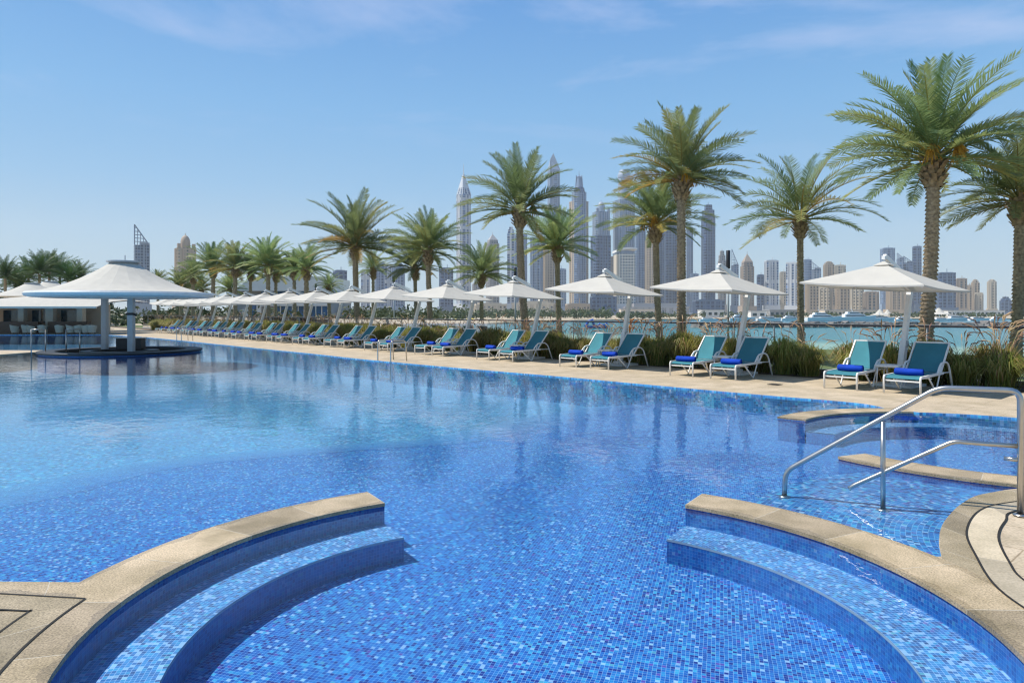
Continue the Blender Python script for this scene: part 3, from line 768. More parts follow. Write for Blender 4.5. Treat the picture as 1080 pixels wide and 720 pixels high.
def make_umbrella():
    """side-post parasol; local origin at the post's foot, +y away from the pool, canopy towards -y"""
    root = empty('cantilever_parasol')
    cy_, s = -0.80, 1.30
    cz, ez = 2.82, 2.30
    C = Vector((0, cy_, 0))
    tilt = lambda x, y: -0.055 * (x) - 0.045 * (y - cy_) * 0.6
    m = MB(); g = 8
    corners = [(-s, -s), (s, -s), (s, s), (-s, s)]
    rim = []
    for i in range(4):
        a = corners[i]; b_ = corners[(i + 1) % 4]
        for k in range(g):
            t = k / g; sag = 0.05 * math.sin(math.pi * t)
            x = a[0] + (b_[0] - a[0]) * t; y = a[1] + (b_[1] - a[1]) * t
            q = 1 - sag * 0.5
            rim.append((x * q, y * q))
    n = len(rim); rings = 7; vs = []; fs = []
    for r in range(1, rings + 1):
        f = r / rings
        for k, (x, y) in enumerate(rim):
            d = max(abs(x), abs(y)) / s
            z = cz - (cz - ez) * f - 0.012 * math.sin(math.pi * f)
            ed = abs(math.sin(math.pi * (k % g) / g)); z -= 0.035 * ed * f
            vs.append((x * f, cy_ + y * f, z + tilt(x * f, cy_ + y * f)))
    vs.append((0, cy_, cz)); top = len(vs) - 1
    for k in range(n): fs.append((top, k, (k + 1) % n))
    for r in range(rings - 1):
        for k in range(n): fs.append((r * n + k, (r + 1) * n + k, (r + 1) * n + (k + 1) % n, r * n + (k + 1) % n))
    m.add(vs, fs)
    # short valance hanging at the rim
    b0 = (rings - 1) * n; va = [vs[b0 + k] for k in range(n)]
    vb = [(p[0], p[1], p[2] - 0.035) for p in va]
    m.add(va + vb, [(k, n + k, n + (k + 1) % n, (k + 1) % n) for k in range(n)])
    m.build('canopy', M['canopy'], root, False)
    m = MB()
    m.lathe([(0.24, -0.075), (0.12, -0.02), (0.02, 0.02)], 4, (0, cy_, cz + 0.03), a0=math.pi / 4); m.build('vent_cap', M['canopy'], root)
    hubz = ez + 0.08
    m = MB(); m.lathe([(0.02, -0.06), (0.055, -0.05), (0.055, 0.04), (0.02, 0.06)], 12, (0, cy_, hubz - 0.04), True, True); m.build('hub', M['dark_metal'], root)
    ends = [(-s, -s), (0, -s), (s, -s), (s, 0), (s, s), (0, s), (-s, s), (-s, 0)]
    for (x, y) in ends:
        q = 0.96; ex, ey = x * q, cy_ + y * q
        m = MB()
        zz = ez + tilt(ex, ey) - 0.012 + (cz - ez) * (1 - q)
        mid = (ex * 0.5, cy_ + (ey - cy_) * 0.5, cz - (cz - ez) * 0.5 - 0.105 + tilt(ex * .5, cy_ + (ey - cy_) * .5))
        m.bar((0, cy_, cz - 0.06), mid, 0.018, 0.026); m.bar(mid, (ex, ey, zz - 0.055), 0.018, 0.026)
        m.bar((0, cy_, hubz - 0.02), mid, 0.014, 0.02)
        m.build('rib', M['white_paint'], root)
    foot = Vector((0, 0, 0.02)); topp = Vector((0, 0.66, 2.42))
    m = MB(); m.bar(tuple(foot), tuple(foot.lerp(topp, 0.42)), 0.125, 0.16); m.bar(tuple(foot.lerp(topp, 0.40)), tuple(topp), 0.10, 0.13); m.build('post', M['white_paint'], root)
    m = MB(); m.bar((0, 0.69, 2.36), (0, cy_ + 0.02, 2.99), 0.07, 0.085); m.build('arm', M['white_paint'], root)
    m = MB(); m.bar((0, 0.1, 2.72), (0, cy_ + 0.1, 3.02), 0.028, 0.028); m.box((0, cy_, 2.95), (0.07, 0.10, 0.08)); m.tube([(0, cy_, 2.95), (0, cy_, cz)], 0.022, 8)
    m.build('arm_bracket', M['white_paint'], root)
    m = MB(); m.box((0.06, 0.27, 0.98), (0.05, 0.09, 0.14)); m.tube([(0.08, 0.27, 0.98), (0.16, 0.27, 0.98), (0.16, 0.27, 0.9)], 0.012, 6); m.build('crank', M['grey_metal'], root)
    m = MB(); m.box((0, 0, 0.03), (0.85, 0.85, 0.06)); m.box((0, 0, 0.09), (0.26, 0.30, 0.08)); m.build('base', M['white_paint'], root)
    return root

LG, TW, TB, UM = make_lounger(), make_towel(), make_table(), make_umbrella()
used = set()
def place(src, x, y, z, rz):
    o = src if src.name not in used else copy_tree(src)
    used.add(src.name)
    o.location = (x, y, z); o.rotation_euler = (0, 0, rz)
    return o
# the nearest lounger pairs as measured; the rest follow the row
random.seed(11)
NP = 16
for i in range(NP):
    c = row(TS[i], 0.0)
    nm = ORD[i]
    for side, sgn, off in (('left', 1, 0.06), ('right', -1, -0.06)):
        j = random.uniform(-0.05, 0.05)
        p = c + RD * (sgn * 0.62) + NV * (0.02 + j * 0.8)
        rz = ROWROT + random.uniform(-0.04, 0.04)
        o = place(LG, p.x, p.y, 0.0, rz)
        tag(o, 'white framed teal sun lounger, %s one of the %s pair counted from the steel handrail' % (side, nm), 'sun lounger', 'sun loungers in pairs along the pool')
        q = p + Vector((-math.sin(rz), math.cos(rz))) * (0.42 + random.uniform(-0.14, 0.14)) + RD * random.uniform(-0.05, 0.05)
        t = place(TW, q.x, q.y, 0.437, rz + random.uniform(-0.16, 0.16))
        tag(t, 'rolled bright blue towel on the %s lounger of the %s pair from the handrail' % (side, nm), 'towel', 'rolled blue towels on the loungers')
    p = c + NV * 1.18
    o = place(TB, p.x, p.y, 0.0, ROWROT)
    tag(o, 'small white side table between the two loungers of the %s pair from the handrail' % nm, 'side table', 'side tables between the loungers')
    p = c + NV * 1.72
    o = place(UM, p.x, p.y, 0.0, ROWROT + random.uniform(-0.06, 0.06))
    o.scale = (random.uniform(0.97, 1.02), 1.0, random.uniform(0.985, 1.015))
    tag(o, 'off white cantilever parasol shading the %s pair of loungers counted from the handrail' % nm, 'parasol', 'cantilever parasols along the pool')

# ------------------------------------------------------------------ fountain grass hedge
def grass_clump(seed, nb=330, h=0.82, spread=0.5, plumes=9, mat=None, pm=None):
    rnd = random.Random(seed); m = MB()
    for k in range(nb):
        a = rnd.uniform(0, 2 * math.pi); lean = rnd.random() ** 0.7
        L = h * rnd.uniform(0.72, 1.12); wd = rnd.uniform(0.007, 0.012); t = min(1.0, max(0.0, rnd.gauss(0.4, 0.26)))
        bx, by = rnd.gauss(0, 0.09), rnd.gauss(0, 0.09)
        d = Vector((math.cos(a), math.sin(a), 0)); s = Vector((-d.y, d.x, 0))
        p0 = Vector((bx, by, 0)); out = spread * (0.15 + 0.95 * lean)
        p1 = p0 + d * out * 0.42 + Vector((0, 0, L * 0.62 * (1 - 0.12 * lean)))
        p2 = p0 + d * out * 0.85 + Vector((0, 0, L * (0.97 - 0.22 * lean)))
        p3 = p0 + d * out * (1.15 + 0.2 * lean) + Vector((0, 0, L * (1.02 - 0.62 * lean)))
        m.add([p0 - s * wd, p0 + s * wd, p1 + s * wd, p1 - s * wd, p2 + s * wd * .7, p2 - s * wd * .7, p3], [(0, 1, 2, 3), (3, 2, 4, 5), (5, 4, 6)],
              [[(t, 0)] * 4, [(t, .5)] * 4, [(min(1, t + 0.12), 1)] * 3])
    o = m.build('fountain_grass', mat or M['grass'])
    pl = MB()
    for k in range(plumes):
        a = rnd.uniform(0, 2 * math.pi); d = Vector((math.cos(a), math.sin(a), 0)); L = h * rnd.uniform(1.25, 1.65); o_ = rnd.uniform(0.12, 0.55); t = rnd.random()
        p0 = Vector((0, 0, 0.3)); p1 = d * o_ * 0.45 + Vector((0, 0, L * 0.7)); p2 = d * o_ * 0.9 + Vector((0, 0, L * 0.97)); p3 = d * (o_ * 1.25 + .06) + Vector((0, 0, L * rnd.uniform(0.97, 1.06)))
        b0 = len(pl.f); pl.tube([p0, p1, p2], 0.004, 4, False); pl.tube([p1.lerp(p2, .75), p2, p2.lerp(p3, .5), p3], [0.005, 0.014, 0.012, 0.003], 5, False)
        for q in range(b0, len(pl.f)): pl.uv[q] = [(t, 0)] * len(pl.f[q])
    pl.build('plumes', pm or M['plume'], o)
    return o
GV = [grass_clump(100 + k, nb=560 + 40 * (k % 3), h=0.74 + 0.06 * k, spread=0.42 + 0.035 * k, plumes=(5, 17, 12, 20, 4)[k]) for k in range(5)]
GO = grass_clump(200, nb=240, h=0.95, spread=0.45, plumes=30, pm=M['orange'])
random.seed(23)
gl = 'fountain grass clumps along the balustrade'
PL = {-1: 'deck right of the first lounger pair'}
for i in range(-2, NP + 3):
    k = 0
    near = i < 9
    spots = [(0.2 + q * 0.76, o_) for o_ in ((2.62, 3.15) if near else (2.8,)) for q in range(5)]
    for (tt, o_) in spots:
        t = tpos(i) - STEP / 2 + tt + random.uniform(-0.12, 0.12) + (0.35 if o_ > 3 else 0); p = row(t, o_ + random.uniform(-0.1, 0.1))
        if i == 2 and o_ > 3 and 2.4 < tt < 3.0: src = GO
        else: src = random.choice(GV) if i < 4 else GV[random.choice((0, 4, 4))]
        o = place(src, p.x, p.y, 0.0, random.uniform(0, 6.28))
        s = random.uniform(0.85, 1.12) * (1.0 if near else 1.05); o.scale = (s * 1.05, s * 1.05, s)
        q = spots.index((tt, o_)) % 5
        pos = ('rightmost', 'second from right', 'middle one', 'second from left', 'leftmost')[q]
        rowname = 'front row' if o_ < 3 else 'back row'
        if i == -2: where = 'far right beyond the second gap after the handrail pair'; where = 'at the right edge of the photo'
        elif i == -1: where = 'right of the first parasol from handrail'
        elif i >= NP: where = 'beyond the last lounger pair, %s bay on' % ORD[i - NP]
        else: where = 'behind %s lounger pair from handrail' % ORD[i]
        if src is GO: lab = 'grass clump with orange blossom spikes behind the third parasol from the handrail'
        elif near: lab = 'olive grass clump %s, %s, %s' % (where, rowname, pos)
        else: lab = 'distant olive grass clump %s, %s' % (where, pos)
        tag(o, lab, 'ornamental grass', gl, 'thing')
for g in GV + [GO]:
    if g.name not in used: g.location = (row(-10, 2.7).x, row(-10, 2.7).y, 0); tag(g, 'olive grass clump beyond the right edge of the hedge', 'ornamental grass', gl, 'thing')

# ------------------------------------------------------------------ glass balustrade
OB = 3.62
br = empty('glass_balustrade', (row(0, OB).x, row(0, OB).y, 0)); tag(br, 'long glass balustrade with slim dark top rail running behind the grass hedge', 'balustrade')
base = row(0, OB)
def bl(t, z): p = row(t, OB) - base; return (p.x, p.y, z)
m = MB(); m.bar(bl(-16, 1.345), bl(74, 1.345), 0.06, 0.05); m.build('top_rail', M['dark_metal'], br)
m = MB(); m.bar(bl(-16, 1.374), bl(74, 1.374), 0.05, 0.008); m.build('rail_cap', M['grey_metal'], br)
m = MB(); m.bar(bl(-16, 0.06), bl(74, 0.06), 0.10, 0.12); m.build('base_channel', M['grey_metal'], br)
for k in range(46):
    t = -16 + 2 * k
    if k % 2 == 0:
        m = MB(); m.bar(bl(t, 0.1), bl(t, 1.32), 0.03, 0.04); m.build('post', M['grey_metal'], br)
for k in range(45):
    t = -16 + 2 * k
    m = MB(); m.add([bl(t + 0.04, 0.12), bl(t + 1.96, 0.12), bl(t + 1.96, 1.31), bl(t + 0.04, 1.31)], [(0, 1, 2, 3)]); m.build('glass_panel', M['glass'], br)

# ------------------------------------------------------------------ palms
def crown(seed, nf=46, leaf=36, L=3.0, droop=1.0, dark=False):
    rnd = random.Random(seed); m = MB()
    for k in range(nf):
        f = k / (nf - 1)                                   # 0 young and upright .. 1 old and low
        az = k * 2.39996 + rnd.uniform(-0.25, 0.25)
        pitch = R(86 - 95 * f ** 0.92 + rnd.uniform(-9, 9)); fl = L * rnd.uniform(0.86, 1.06) * (0.9 + 0.18 * math.sin(math.pi * f)) * (1 - 0.12 * f)
        dr = R(rnd.uniform(22, 50) + 24 * math.sin(math.pi * f) - 6 * f) * droop
        side_curve = rnd.uniform(-0.22, 0.22); roll = rnd.uniform(-0.5, 0.5)
        tint = min(1, max(0, rnd.gauss(0.27 + 0.27 * f, 0.17)))
        p = Vector((0.1 * math.cos(az), 0.1 * math.sin(az), 0.30 * (1 - f))); n = 14; pts = [p.copy()]; dirs = []
        for i in range(n):
            s = i / n; pi = pitch - dr * s ** 1.35; a = az + side_curve * s
            d = Vector((math.cos(pi) * math.cos(a), math.cos(pi) * math.sin(a), math.sin(pi))); dirs.append(d); p = p + d * fl / n; pts.append(p.copy())
        dirs.append(dirs[-1])
        # rachis
        b0 = len(m.f); m.tube(pts, [0.03 * (1 - 0.88 * i / n) for i in range(n + 1)], 4, False)
        for q in range(b0, len(m.f)): m.uv[q] = [(min(1, tint + 0.3), 0)] * len(m.f[q])
        for i in range(leaf):
            s = 0.16 + 0.84 * (i + rnd.uniform(-0.3, 0.3)) / leaf; s = min(0.995, max(0.12, s)); x = s * n; j = min(n - 1, int(x)); fr = x - j
            q = pts[j].lerp(pts[j + 1], fr); d = dirs[j].lerp(dirs[j + 1], fr).normalized()
            sd = d.cross(Vector((0, 0, 1)))
            if sd.length < 0.05: sd = Vector((-math.sin(az), math.cos(az), 0))
            sd.normalize(); up = sd.cross(d).normalized()
            sd = (sd * math.cos(roll) + up * math.sin(roll)).normalized(); up = sd.cross(d).normalized()
            ll = fl * 0.155 * (0.35 + 0.75 * math.sin(math.pi * min(1, 0.12 + 0.86 * s)) ** 0.7) * rnd.uniform(0.85, 1.15)
            fw = 0.55 + 0.75 * s
            for sg in (-1, 1):
                v = (sd * sg + d * fw + up * rnd.uniform(0.15, 0.6)).normalized()
                tip = q + v * ll + Vector((0, 0, -0.09 * ll * rnd.uniform(0.2, 2.2)))
                wv = d * (0.021 * L / 3.0)
                tt = min(1, max(0, tint + rnd.uniform(-0.1, 0.1)))
                md = q.lerp(tip, 0.5) + up * ll * 0.03
                m.add([q - wv * .6, q + wv * .6, md + wv, tip, md - wv], [(0, 1, 2, 4), (4, 2, 3)], [[(tt, 0)] * 4, [(tt, 1)] * 3])
    me_o = m.build('crown', M['palm_dark'] if dark else M['palm_leaf'])
    me = me_o.data; COL.objects.unlink(me_o); bpy.data.objects.remove(me_o)
    return me
CROWNS = [crown(s, nf, 58, 3.0, dp) for s, nf, dp in ((1, 58, 0.9), (2, 52, 1.0), (3, 54, 0.85), (4, 48, 1.05), (5, 46, 0.95), (6, 54, 0.8))]
CROWN_SPARSE = [crown(31, 38, 44, 3.0, 1.1), crown(32, 40, 44, 3.0, 1.05)]
CROWNS_DARK = [crown(s, 56, 36, 3.0, 0.85, True) for s in (11, 12, 13)]

def trunk_mesh(h, r, seed, lean, fine=True):
    rnd = random.Random(seed); m = MB(); n = 14; step = 0.105 if fine else 0.3
    k = max(4, int(h / step)); vs = []; fs = []
    for i in range(k + 1):
        z = h * i / k; f = i / k
        base = r * (1.22 - 0.3 * min(1, f * 4)) * (1.0 - 0.1 * f)
        for sub in ((1.15, 0.0), (0.87, 0.8)):
            zz = z + sub[1] * h / k
            if zz > h: zz = h
            for q in range(n):
                a = 2 * math.pi * (q + (0.5 if i % 2 else 0)) / n
                rr = base * sub[0] * (1 + rnd.uniform(-0.06, 0.06))
                bx = lean[0] * (1 - (1 - zz / h) ** 2); by = lean[1] * (1 - (1 - zz / h) ** 2)
                vs.append((bx + rr * math.cos(a), by + rr * math.sin(a), zz))
    rows = 2 * (k + 1)
    for i in range(rows - 1):
        for q in range(n): fs.append((i * n + q, i * n + (q + 1) % n, (i + 1) * n + (q + 1) % n, (i + 1) * n + q))
    m.add(vs, fs); return m

def boots(r, seed, hh=0.75):
    rnd = random.Random(seed); m = MB()
    for k in range(46):
        z = hh * k / 46; a = k * 2.4; q = r * (0.95 + 0.35 * math.sin(math.pi * k / 46)); d = Vector((math.cos(a), math.sin(a), 0)); s = Vector((-d.y, d.x, 0))
        L = rnd.uniform(0.12, 0.26); p = d * q * 0.8 + Vector((0, 0, z)); e = d * (q + 0.06 + 0.10 * rnd.random()) + Vector((0, 0, z + L)); w0 = 0.075; w1 = 0.045
        t = d * 0.03
        m.add([p - s * w0, p + s * w0, e + s * w1, e - s * w1, p - s * w0 - t, p + s * w0 - t, e + s * w1 - t, e - s * w1 - t],
              [(0, 1, 2, 3), (7, 6, 5, 4), (3, 2, 6, 7), (0, 3, 7, 4), (1, 5, 6, 2)])
    m.lathe([(r * .9, 0), (r * 1.05, hh * .5), (r * 0.8, hh), (0.03, hh + .1)], 10)
    return m

def date_bunch(seed):
    rnd = random.Random(seed); m = MB()
    m.tube([(0, 0, 0), (0.35, 0, 0.28), (0.62, 0, 0.22)], 0.022, 5)
    for k in range(40):
        a = rnd.uniform(0, 6.28); q = rnd.uniform(0.02, 0.24)
        e = Vector((0.62 + q * math.cos(a) + 0.08, q * math.sin(a), 0.18 - rnd.uniform(0.1, 0.5)))
        m.tube([(0.6, 0, 0.22), Vector((0.6, 0, 0.22)).lerp(e, 0.5) + Vector((0, 0, 0.06)), e], [0.006, 0.014, 0.017], 4)
    return m
DATES = date_bunch(4).build('fruit_bunch', M['dates']); DMESH = DATES.data; COL.objects.unlink(DATES); bpy.data.objects.remove(DATES)

def palm(px, y, ay, lpx, label, mesh, r=0.19, basepx=None, fruits=0, seed=0, group='date palms behind the balustrade', kind='palm_tree', z0=0.0, fine=True, boot=True):
    bx = WX(basepx if basepx is not None else px, y); tx = WX(px, y); hz = WZ(ay, y) - z0
    root = empty(kind, (bx, y, z0)); tag(root, label, 'palm tree', group)
    rnd = random.Random(seed * 7 + 3)
    lean = (tx - bx, rnd.uniform(-0.2, 0.2))
    trunk_mesh(hz, r * 0.88, seed, lean, fine).build('trunk', M['bark'], root, True)
    sc = (lpx / F * y) / 3.0
    c = bpy.data.objects.new('crown', mesh); link(c, root); c.location = (lean[0], lean[1], hz - 0.02); c.scale = (sc, sc, sc); c.rotation_euler = (rnd.uniform(-0.06, 0.06), rnd.uniform(-0.06, 0.06), rnd.uniform(0, 6.28))
    if boot:
        b = boots(r * 1.1, seed).build('leaf_bases', M['boot'], root, False); b.location = (lean[0], lean[1], hz - 0.68)
    for k in range(fruits):
        d = bpy.data.objects.new('fruit_bunch', DMESH); link(d, root); d.location = (lean[0], lean[1], hz + 0.12); d.rotation_euler = (0, 0, rnd.uniform(0, 6.28)); d.scale = (sc * 1.05,) * 3
    return root
A, B_, C_, D_, E_, F_ = CROWNS
PALMS = [
 (985, 17.8, 170, 116, 'largest date palm, tall trunk standing just behind the nearest parasol', A, 0.215, 972, 3),
 (1076, 19.5, 213, 92, 'date palm at the right edge of the photo, crown cut by the frame', B_, 0.19, 1070, 1),
 (845, 25.0, 232, 84, 'slender date palm standing alone between the first and second parasols from the handrail', CROWN_SPARSE[0], 0.15, 845, 0),
 (717, 23.4, 192, 80, 'tall date palm with orange fruit left of the second parasol from the handrail', C_, 0.19, 719, 4),
 (692, 27.0, 238, 66, 'shorter date palm leaning against the tall orange fruited one, just left of it', D_, 0.165, 697, 2),
 (548, 29.2, 224, 70, 'tall full date palm right of the spired tower, over the fourth parasol from handrail', E_, 0.205, 557, 1),
 (588, 33.0, 262, 50, 'medium date palm just left of the third parasol from the handrail', F_, 0.165, 591, 0),
 (508, 40.0, 291, 40, 'small date palm in front of the base of the spired tower', B_, 0.145, 508, 0),
 (452, 34.4, 266, 50, 'bushy date palm left of the spired tower, right one of a close pair', A, 0.17, 456, 0),
 (438, 41.0, 284, 40, 'shorter date palm overlapped by the bushy one left of the spired tower', D_, 0.145, 441, 0),
 (375, 39.9, 262, 62, 'tall windswept date palm over the seventh parasol from the handrail', C_, 0.215, 379, 0),
 (394, 48.0, 285, 26, 'thin date palm just behind and right of the windswept tall palm', CROWN_SPARSE[1], 0.14, 393, 0),
 (347, 50.0, 303, 19, 'small stunted palm left of the windswept tall palm', CROWN_SPARSE[0], 0.17, 348, 0),
 (323, 45.0, 285, 31, 'date palm in front of the white building, rightmost of the dense group', E_, 0.20, 323, 0),
 (311, 49.0, 286, 26, 'slim date palm touching the rightmost palm before the white building', B_, 0.16, 312, 0),
 (282, 50.0, 281, 37, 'tallest date palm of the dense group before the white building', A, 0.20, 283, 0),
 (291, 58.0, 290, 28, 'date palm half hidden behind the tallest of the dense group', F_, 0.17, 290, 0),
 (264, 56.0, 288, 26, 'narrow date palm left of the tallest of the dense group', D_, 0.16, 264, 0),
 (248, 54.5, 284, 33, 'date palm second from the left in the dense group before the white building', C_, 0.21, 248, 0),
 (224, 58.5, 285, 35, 'date palm leftmost of the dense group, right of the swim up bar roof', B_, 0.22, 224, 0),
 (203, 63.0, 292, 22, 'date palm in front of the domed beige tower', E_, 0.20, 203, 0),
 (242, 75.0, 306, 21, 'low palm seen between trunks, beside the white building left end', F_, 0.2, 243, 0),
 (213, 82.0, 306, 21, 'low palm behind the trunks right of the domed beige tower', D_, 0.2, 213, 0),
 (190, 74.0, 303, 23, 'low palm left of the domed beige tower just above the bar roof', C_, 0.2, 190, 0),
 (166, 84.0, 297, 15, 'small palm poking over the swim up bar roof beside the wedge topped tower', F_, 0.2, 166, 0),
]
for i, p in enumerate(PALMS):
    palm(p[0], p[1], p[2], p[3], p[4], p[5], r=p[6], basepx=p[7], fruits=p[8], seed=i + 1, fine=p[1] < 45)
DARKP = [(6, 290, 22, 'leftmost'), (17, 296, 20, 'second from the left'), (30, 290, 22, 'third from the left'), (42, 286, 23, 'fourth from the left'),
         (53, 283, 22, 'tallest, near the middle'), (64, 287, 22, 'just right of the tallest'), (74, 293, 20, 'third from the right'), (83, 291, 19, 'second from the right'), (81, 302, 18, 'lowest, under its right end'), (23, 302, 18, 'lowest, under its left end')]
for i, (px, ay, lp, pos) in enumerate(DARKP):
    y = 82 + (i * 37 % 11)
    palm(px, y, ay + 3, lp * 1.12, 'dark green palm in the cluster behind the bar at left, ' + pos, CROWNS_DARK[i % 3], r=0.2, seed=60 + i, group='dark palms behind the bar', fine=False, boot=False)

# ------------------------------------------------------------------ trees and shrubs (leaf clumps through the crown's volume)
def leaf_cloud(m, c, rad, n, size, rnd, flat=0.8):
    for k in range(n):
        u = Vector((rnd.gauss(0, 1), rnd.gauss(0, 1), rnd.gauss(0, 1))).normalized() * (rnd.random() ** 0.45)
        p = Vector(c) + Vector((u.x * rad[0], u.y * rad[1], u.z * rad[2]))
        a = Vector((rnd.gauss(0, 1), rnd.gauss(0, 1), rnd.gauss(0, 0.6))).normalized(); b = a.cross(Vector((rnd.gauss(0, 1), rnd.gauss(0, 1), rnd.gauss(0, 1)))).normalized()
        s = size * rnd.uniform(0.6, 1.4); t = rnd.random()
        m.add([p - a * s, p + b * s * .45, p + a * s, p - b * s * .45], [(0, 1, 2, 3)], [[(t, 0)] * 4])
# the far treeline behind the beach
rnd = random.Random(77); m = MB()
for i in range(230):
    px = rnd.uniform(300, 700); y = rnd.uniform(330, 620) if px < 500 else rnd.uniform(470, 660)
    h = rnd.uniform(4.0, 8.5) * (1.0 if px < 640 else 0.7); x = WX(px, y)
    leaf_cloud(m, (x, y, -3.2 + h * 0.55), (h * .75, h * .6, h * .5), 46, 1.1, rnd)
    m.tube([(x, y, -3.2), (x, y, -3.2 + h * 0.6)], 0.2, 4)
for i in range(150):
    px = rnd.uniform(700, 1100); y = rnd.uniform(540, 700) + (px - 700) * 0.2
    h = rnd.uniform(2.5, 6.0); x = WX(px, y)
    leaf_cloud(m, (x, y, -3.2 + h * 0.55), (h * .8, h * .6, h * .5), 36, 1.0, rnd)
for i in range(150):
    px = rnd.uniform(-1500, 320); y = rnd.uniform(230, 420); h = rnd.uniform(4.0, 8.0); x = WX(px, y)
    leaf_cloud(m, (x, y, -3.2 + h * 0.55), (h * .9, h * .6, h * .5), 40, 1.1, rnd)
o = m.build('shore_trees', M['tree_leaf']); tag(o, 'green line of trees along the far shore below the towers', 'treeline', kind='stuff')
# scrub beyond the terrace at left
m = MB()
for i in range(120):
    px = rnd.uniform(-60, 480); y = rnd.uniform(78, 105); x = WX(px, y); h = rnd.uniform(1.4, 3.0)
    leaf_cloud(m, (x, y, h * .45), (h * .8, h * .7, h * .5), 60, 0.28, rnd)
for i in range(70):
    px = rnd.uniform(-60, 104); y = rnd.uniform(88, 100); x = WX(px, y); h = rnd.uniform(3.4, 5.2)
    leaf_cloud(m, (x, y, h * .5), (h * .6, h * .5, h * .5), 150, 0.3, rnd)
o = m.build('terrace_shrubs', M['tree_leaf']); tag(o, 'dense green shrub mass behind the pool terrace at left', 'shrubs', kind='stuff')

# ------------------------------------------------------------------ lamp posts
def lamp(px, y, ytop, label):
    root = empty('lamp_post', (WX(px, y), y, 0)); tag(root, label, 'lamp post', 'lamp posts along the promenade')
    zt = WZ(ytop, y)
    m = MB(); m.tube([(0, 0, 0), (0, 0, zt - 0.7)], 0.05, 8); m.build('pole', M['grey_metal'], root, True)
    m = MB(); m.lathe([(0.085, -0.8), (0.09, -0.75), (0.09, -0.02), (0.07, 0)], 14, (0, 0, zt), True, True); m.build('lantern', M['dark_metal'], root, True)
    m = MB(); m.lathe([(0.1, 0), (0.1, 0.12), (0.06, 0.16)], 12); m.build('base_sleeve', M['grey_metal'], root, True)
lamp(768, 30, 264, 'dark cylinder lamp post behind the second parasol from the handrail')
lamp(543.5, 41.5, 282, 'dark cylinder lamp post behind the fourth parasol from the handrail')
lamp(415.5, 52.7, 292, 'dark cylinder lamp post behind the sixth parasol from the handrail')
lamp(333, 65, 299, 'dark cylinder lamp post in front of the white building')
root = empty('street_lamp', (WX(1087, 45), 45, 0)); tag(root, 'pale arm lamp reaching in from the right edge beside the palm', 'street lamp')
m = MB(); m.tube([(0, 0, 0), (0, 0, 4.7)], 0.06, 8); m.build('pole', M['grey_metal'], root, True)
m = MB(); m.box((-0.5, 0, 4.45), (0.9, 0.18, 0.07)); m.build('lamp_head', M['white_paint'], root)

# ------------------------------------------------------------------ pool ladders
def ladder(px, y, gap, label):
    # stands astride the pool edge
    x = WX(px, y); root = empty('pool_ladder', (x, y, 0)); tag(root, label, 'pool ladder')
    for s in (-1, 1):
        q = RD * (s * gap / 2)
        a = Vector((q.x, q.y, 0)); n3 = Vector((NV.x, NV.y, 0))
        m = MB(); m.tube(bend([tuple(a - n3 * 0.22 + Vector((0, 0, -0.9))), tuple(a - n3 * 0.22 + Vector((0, 0, 0.72))), tuple(a + n3 * 0.38 + Vector((0, 0, 0.72))), tuple(a + n3 * 0.42)], 0.14), 0.022, 8)
        m.build('rail', M['steel'], root, True)
    for z in (-0.3, -0.6):
        m = MB(); a = RD * (gap / 2); m.bar((a.x - NV.x * .22, a.y - NV.y * .22, z), (-a.x - NV.x * .22, -a.y - NV.y * .22, z), 0.06, 0.03); m.build('rung', M['steel'], root)
ladder(411, 23.85, 0.85, 'stainless pool ladder on the deck edge in front of the sixth lounger pair')
ladder(193, 40.6, 0.9, 'distant stainless pool ladder on the deck edge right of the swim up bar')

# small drain cover on the deck
p = row(2.05, -0.15); m = MB(); m.box((0, 0, 0.004), (0.26, 0.26, 0.008), ROWROT); o = m.build('deck_drain', M['slot'], None, False, (p.x, p.y, 0.0)); tag(o, 'small dark square drain cover flush in the beige deck between lounger pairs', 'drain cover')

# ------------------------------------------------------------------ swim-up bar
BX, BY = WX(127, 29.5), 29.5
M['bar_steel'] = simple('bar_steel', (0.66, 0.66, 0.64), 0.45, 0.0, 0.06)
root = empty('swim_up_bar', (BX, BY, 0)); tag(root, 'round swim up bar with white tent roof standing in the pool', 'pool bar')
m = MB(); m.lathe([(3.08, -0.02), (3.12, 0.03), (3.12, 0.07), (3.10, 0.085), (2.5, 0.085), (2.47, 0.07), (2.47, -0.22), (2.2, -0.24), (2.2, -0.35), (0, -0.35)], 72, (0.12, 0, 0)); m.build('counter_ring', M['black_stone'], root)
m = MB(); m.lathe([(3.04, -1.2), (3.04, 0.0)], 72, (0.12, 0, 0)); m.build('plinth', M['mosaic_wall'], root)
m = MB(); m.lathe([(1.5, -0.35), (1.5, 0.05), (1.1, 0.06), (1.1, -0.35)], 48); m.build('inner_counter', M['black_stone'], root)
m = MB(); m.box((-0.05, 0.9, 0.3), (1.1, 0.4, 0.46)); m.build('back_counter', M['dark_metal'], root)
m = MB(); m.box((-0.05, 0.85, 0.56), (1.25, 0.5, 0.04)); m.build('counter_top', M['white_paint'], root)
for (px, yy) in ((138.5, 28.6), (110.5, 31.0)):
    x = WX(px, yy) - BX
    m = MB(); m.box((x, yy - BY, 1.05), (0.22, 0.22, 2.8)); m.build('column', M['grey_metal'], root)
m = MB(); x = WX(138.5, 28.6) - BX; m.tube([(x + 0.14, -1.0, 1.62), (x + 0.27, -1.05, 1.58)], 0.05, 8); m.box((x, -0.9 - 0.14, 1.62), (0.3, 0.05, 0.1)); m.build('spotlight', M['dark_metal'], root)
prof = []
for k in range(29):
    f = k / 28; rr = 3.5 + (0.50 - 3.5) * f
    prof.append((rr, 2.52 + 1.30 * (0.28 * f + 0.72 * f ** 2.0)))
prof = [(r + 0.0, z) for r, z in prof]
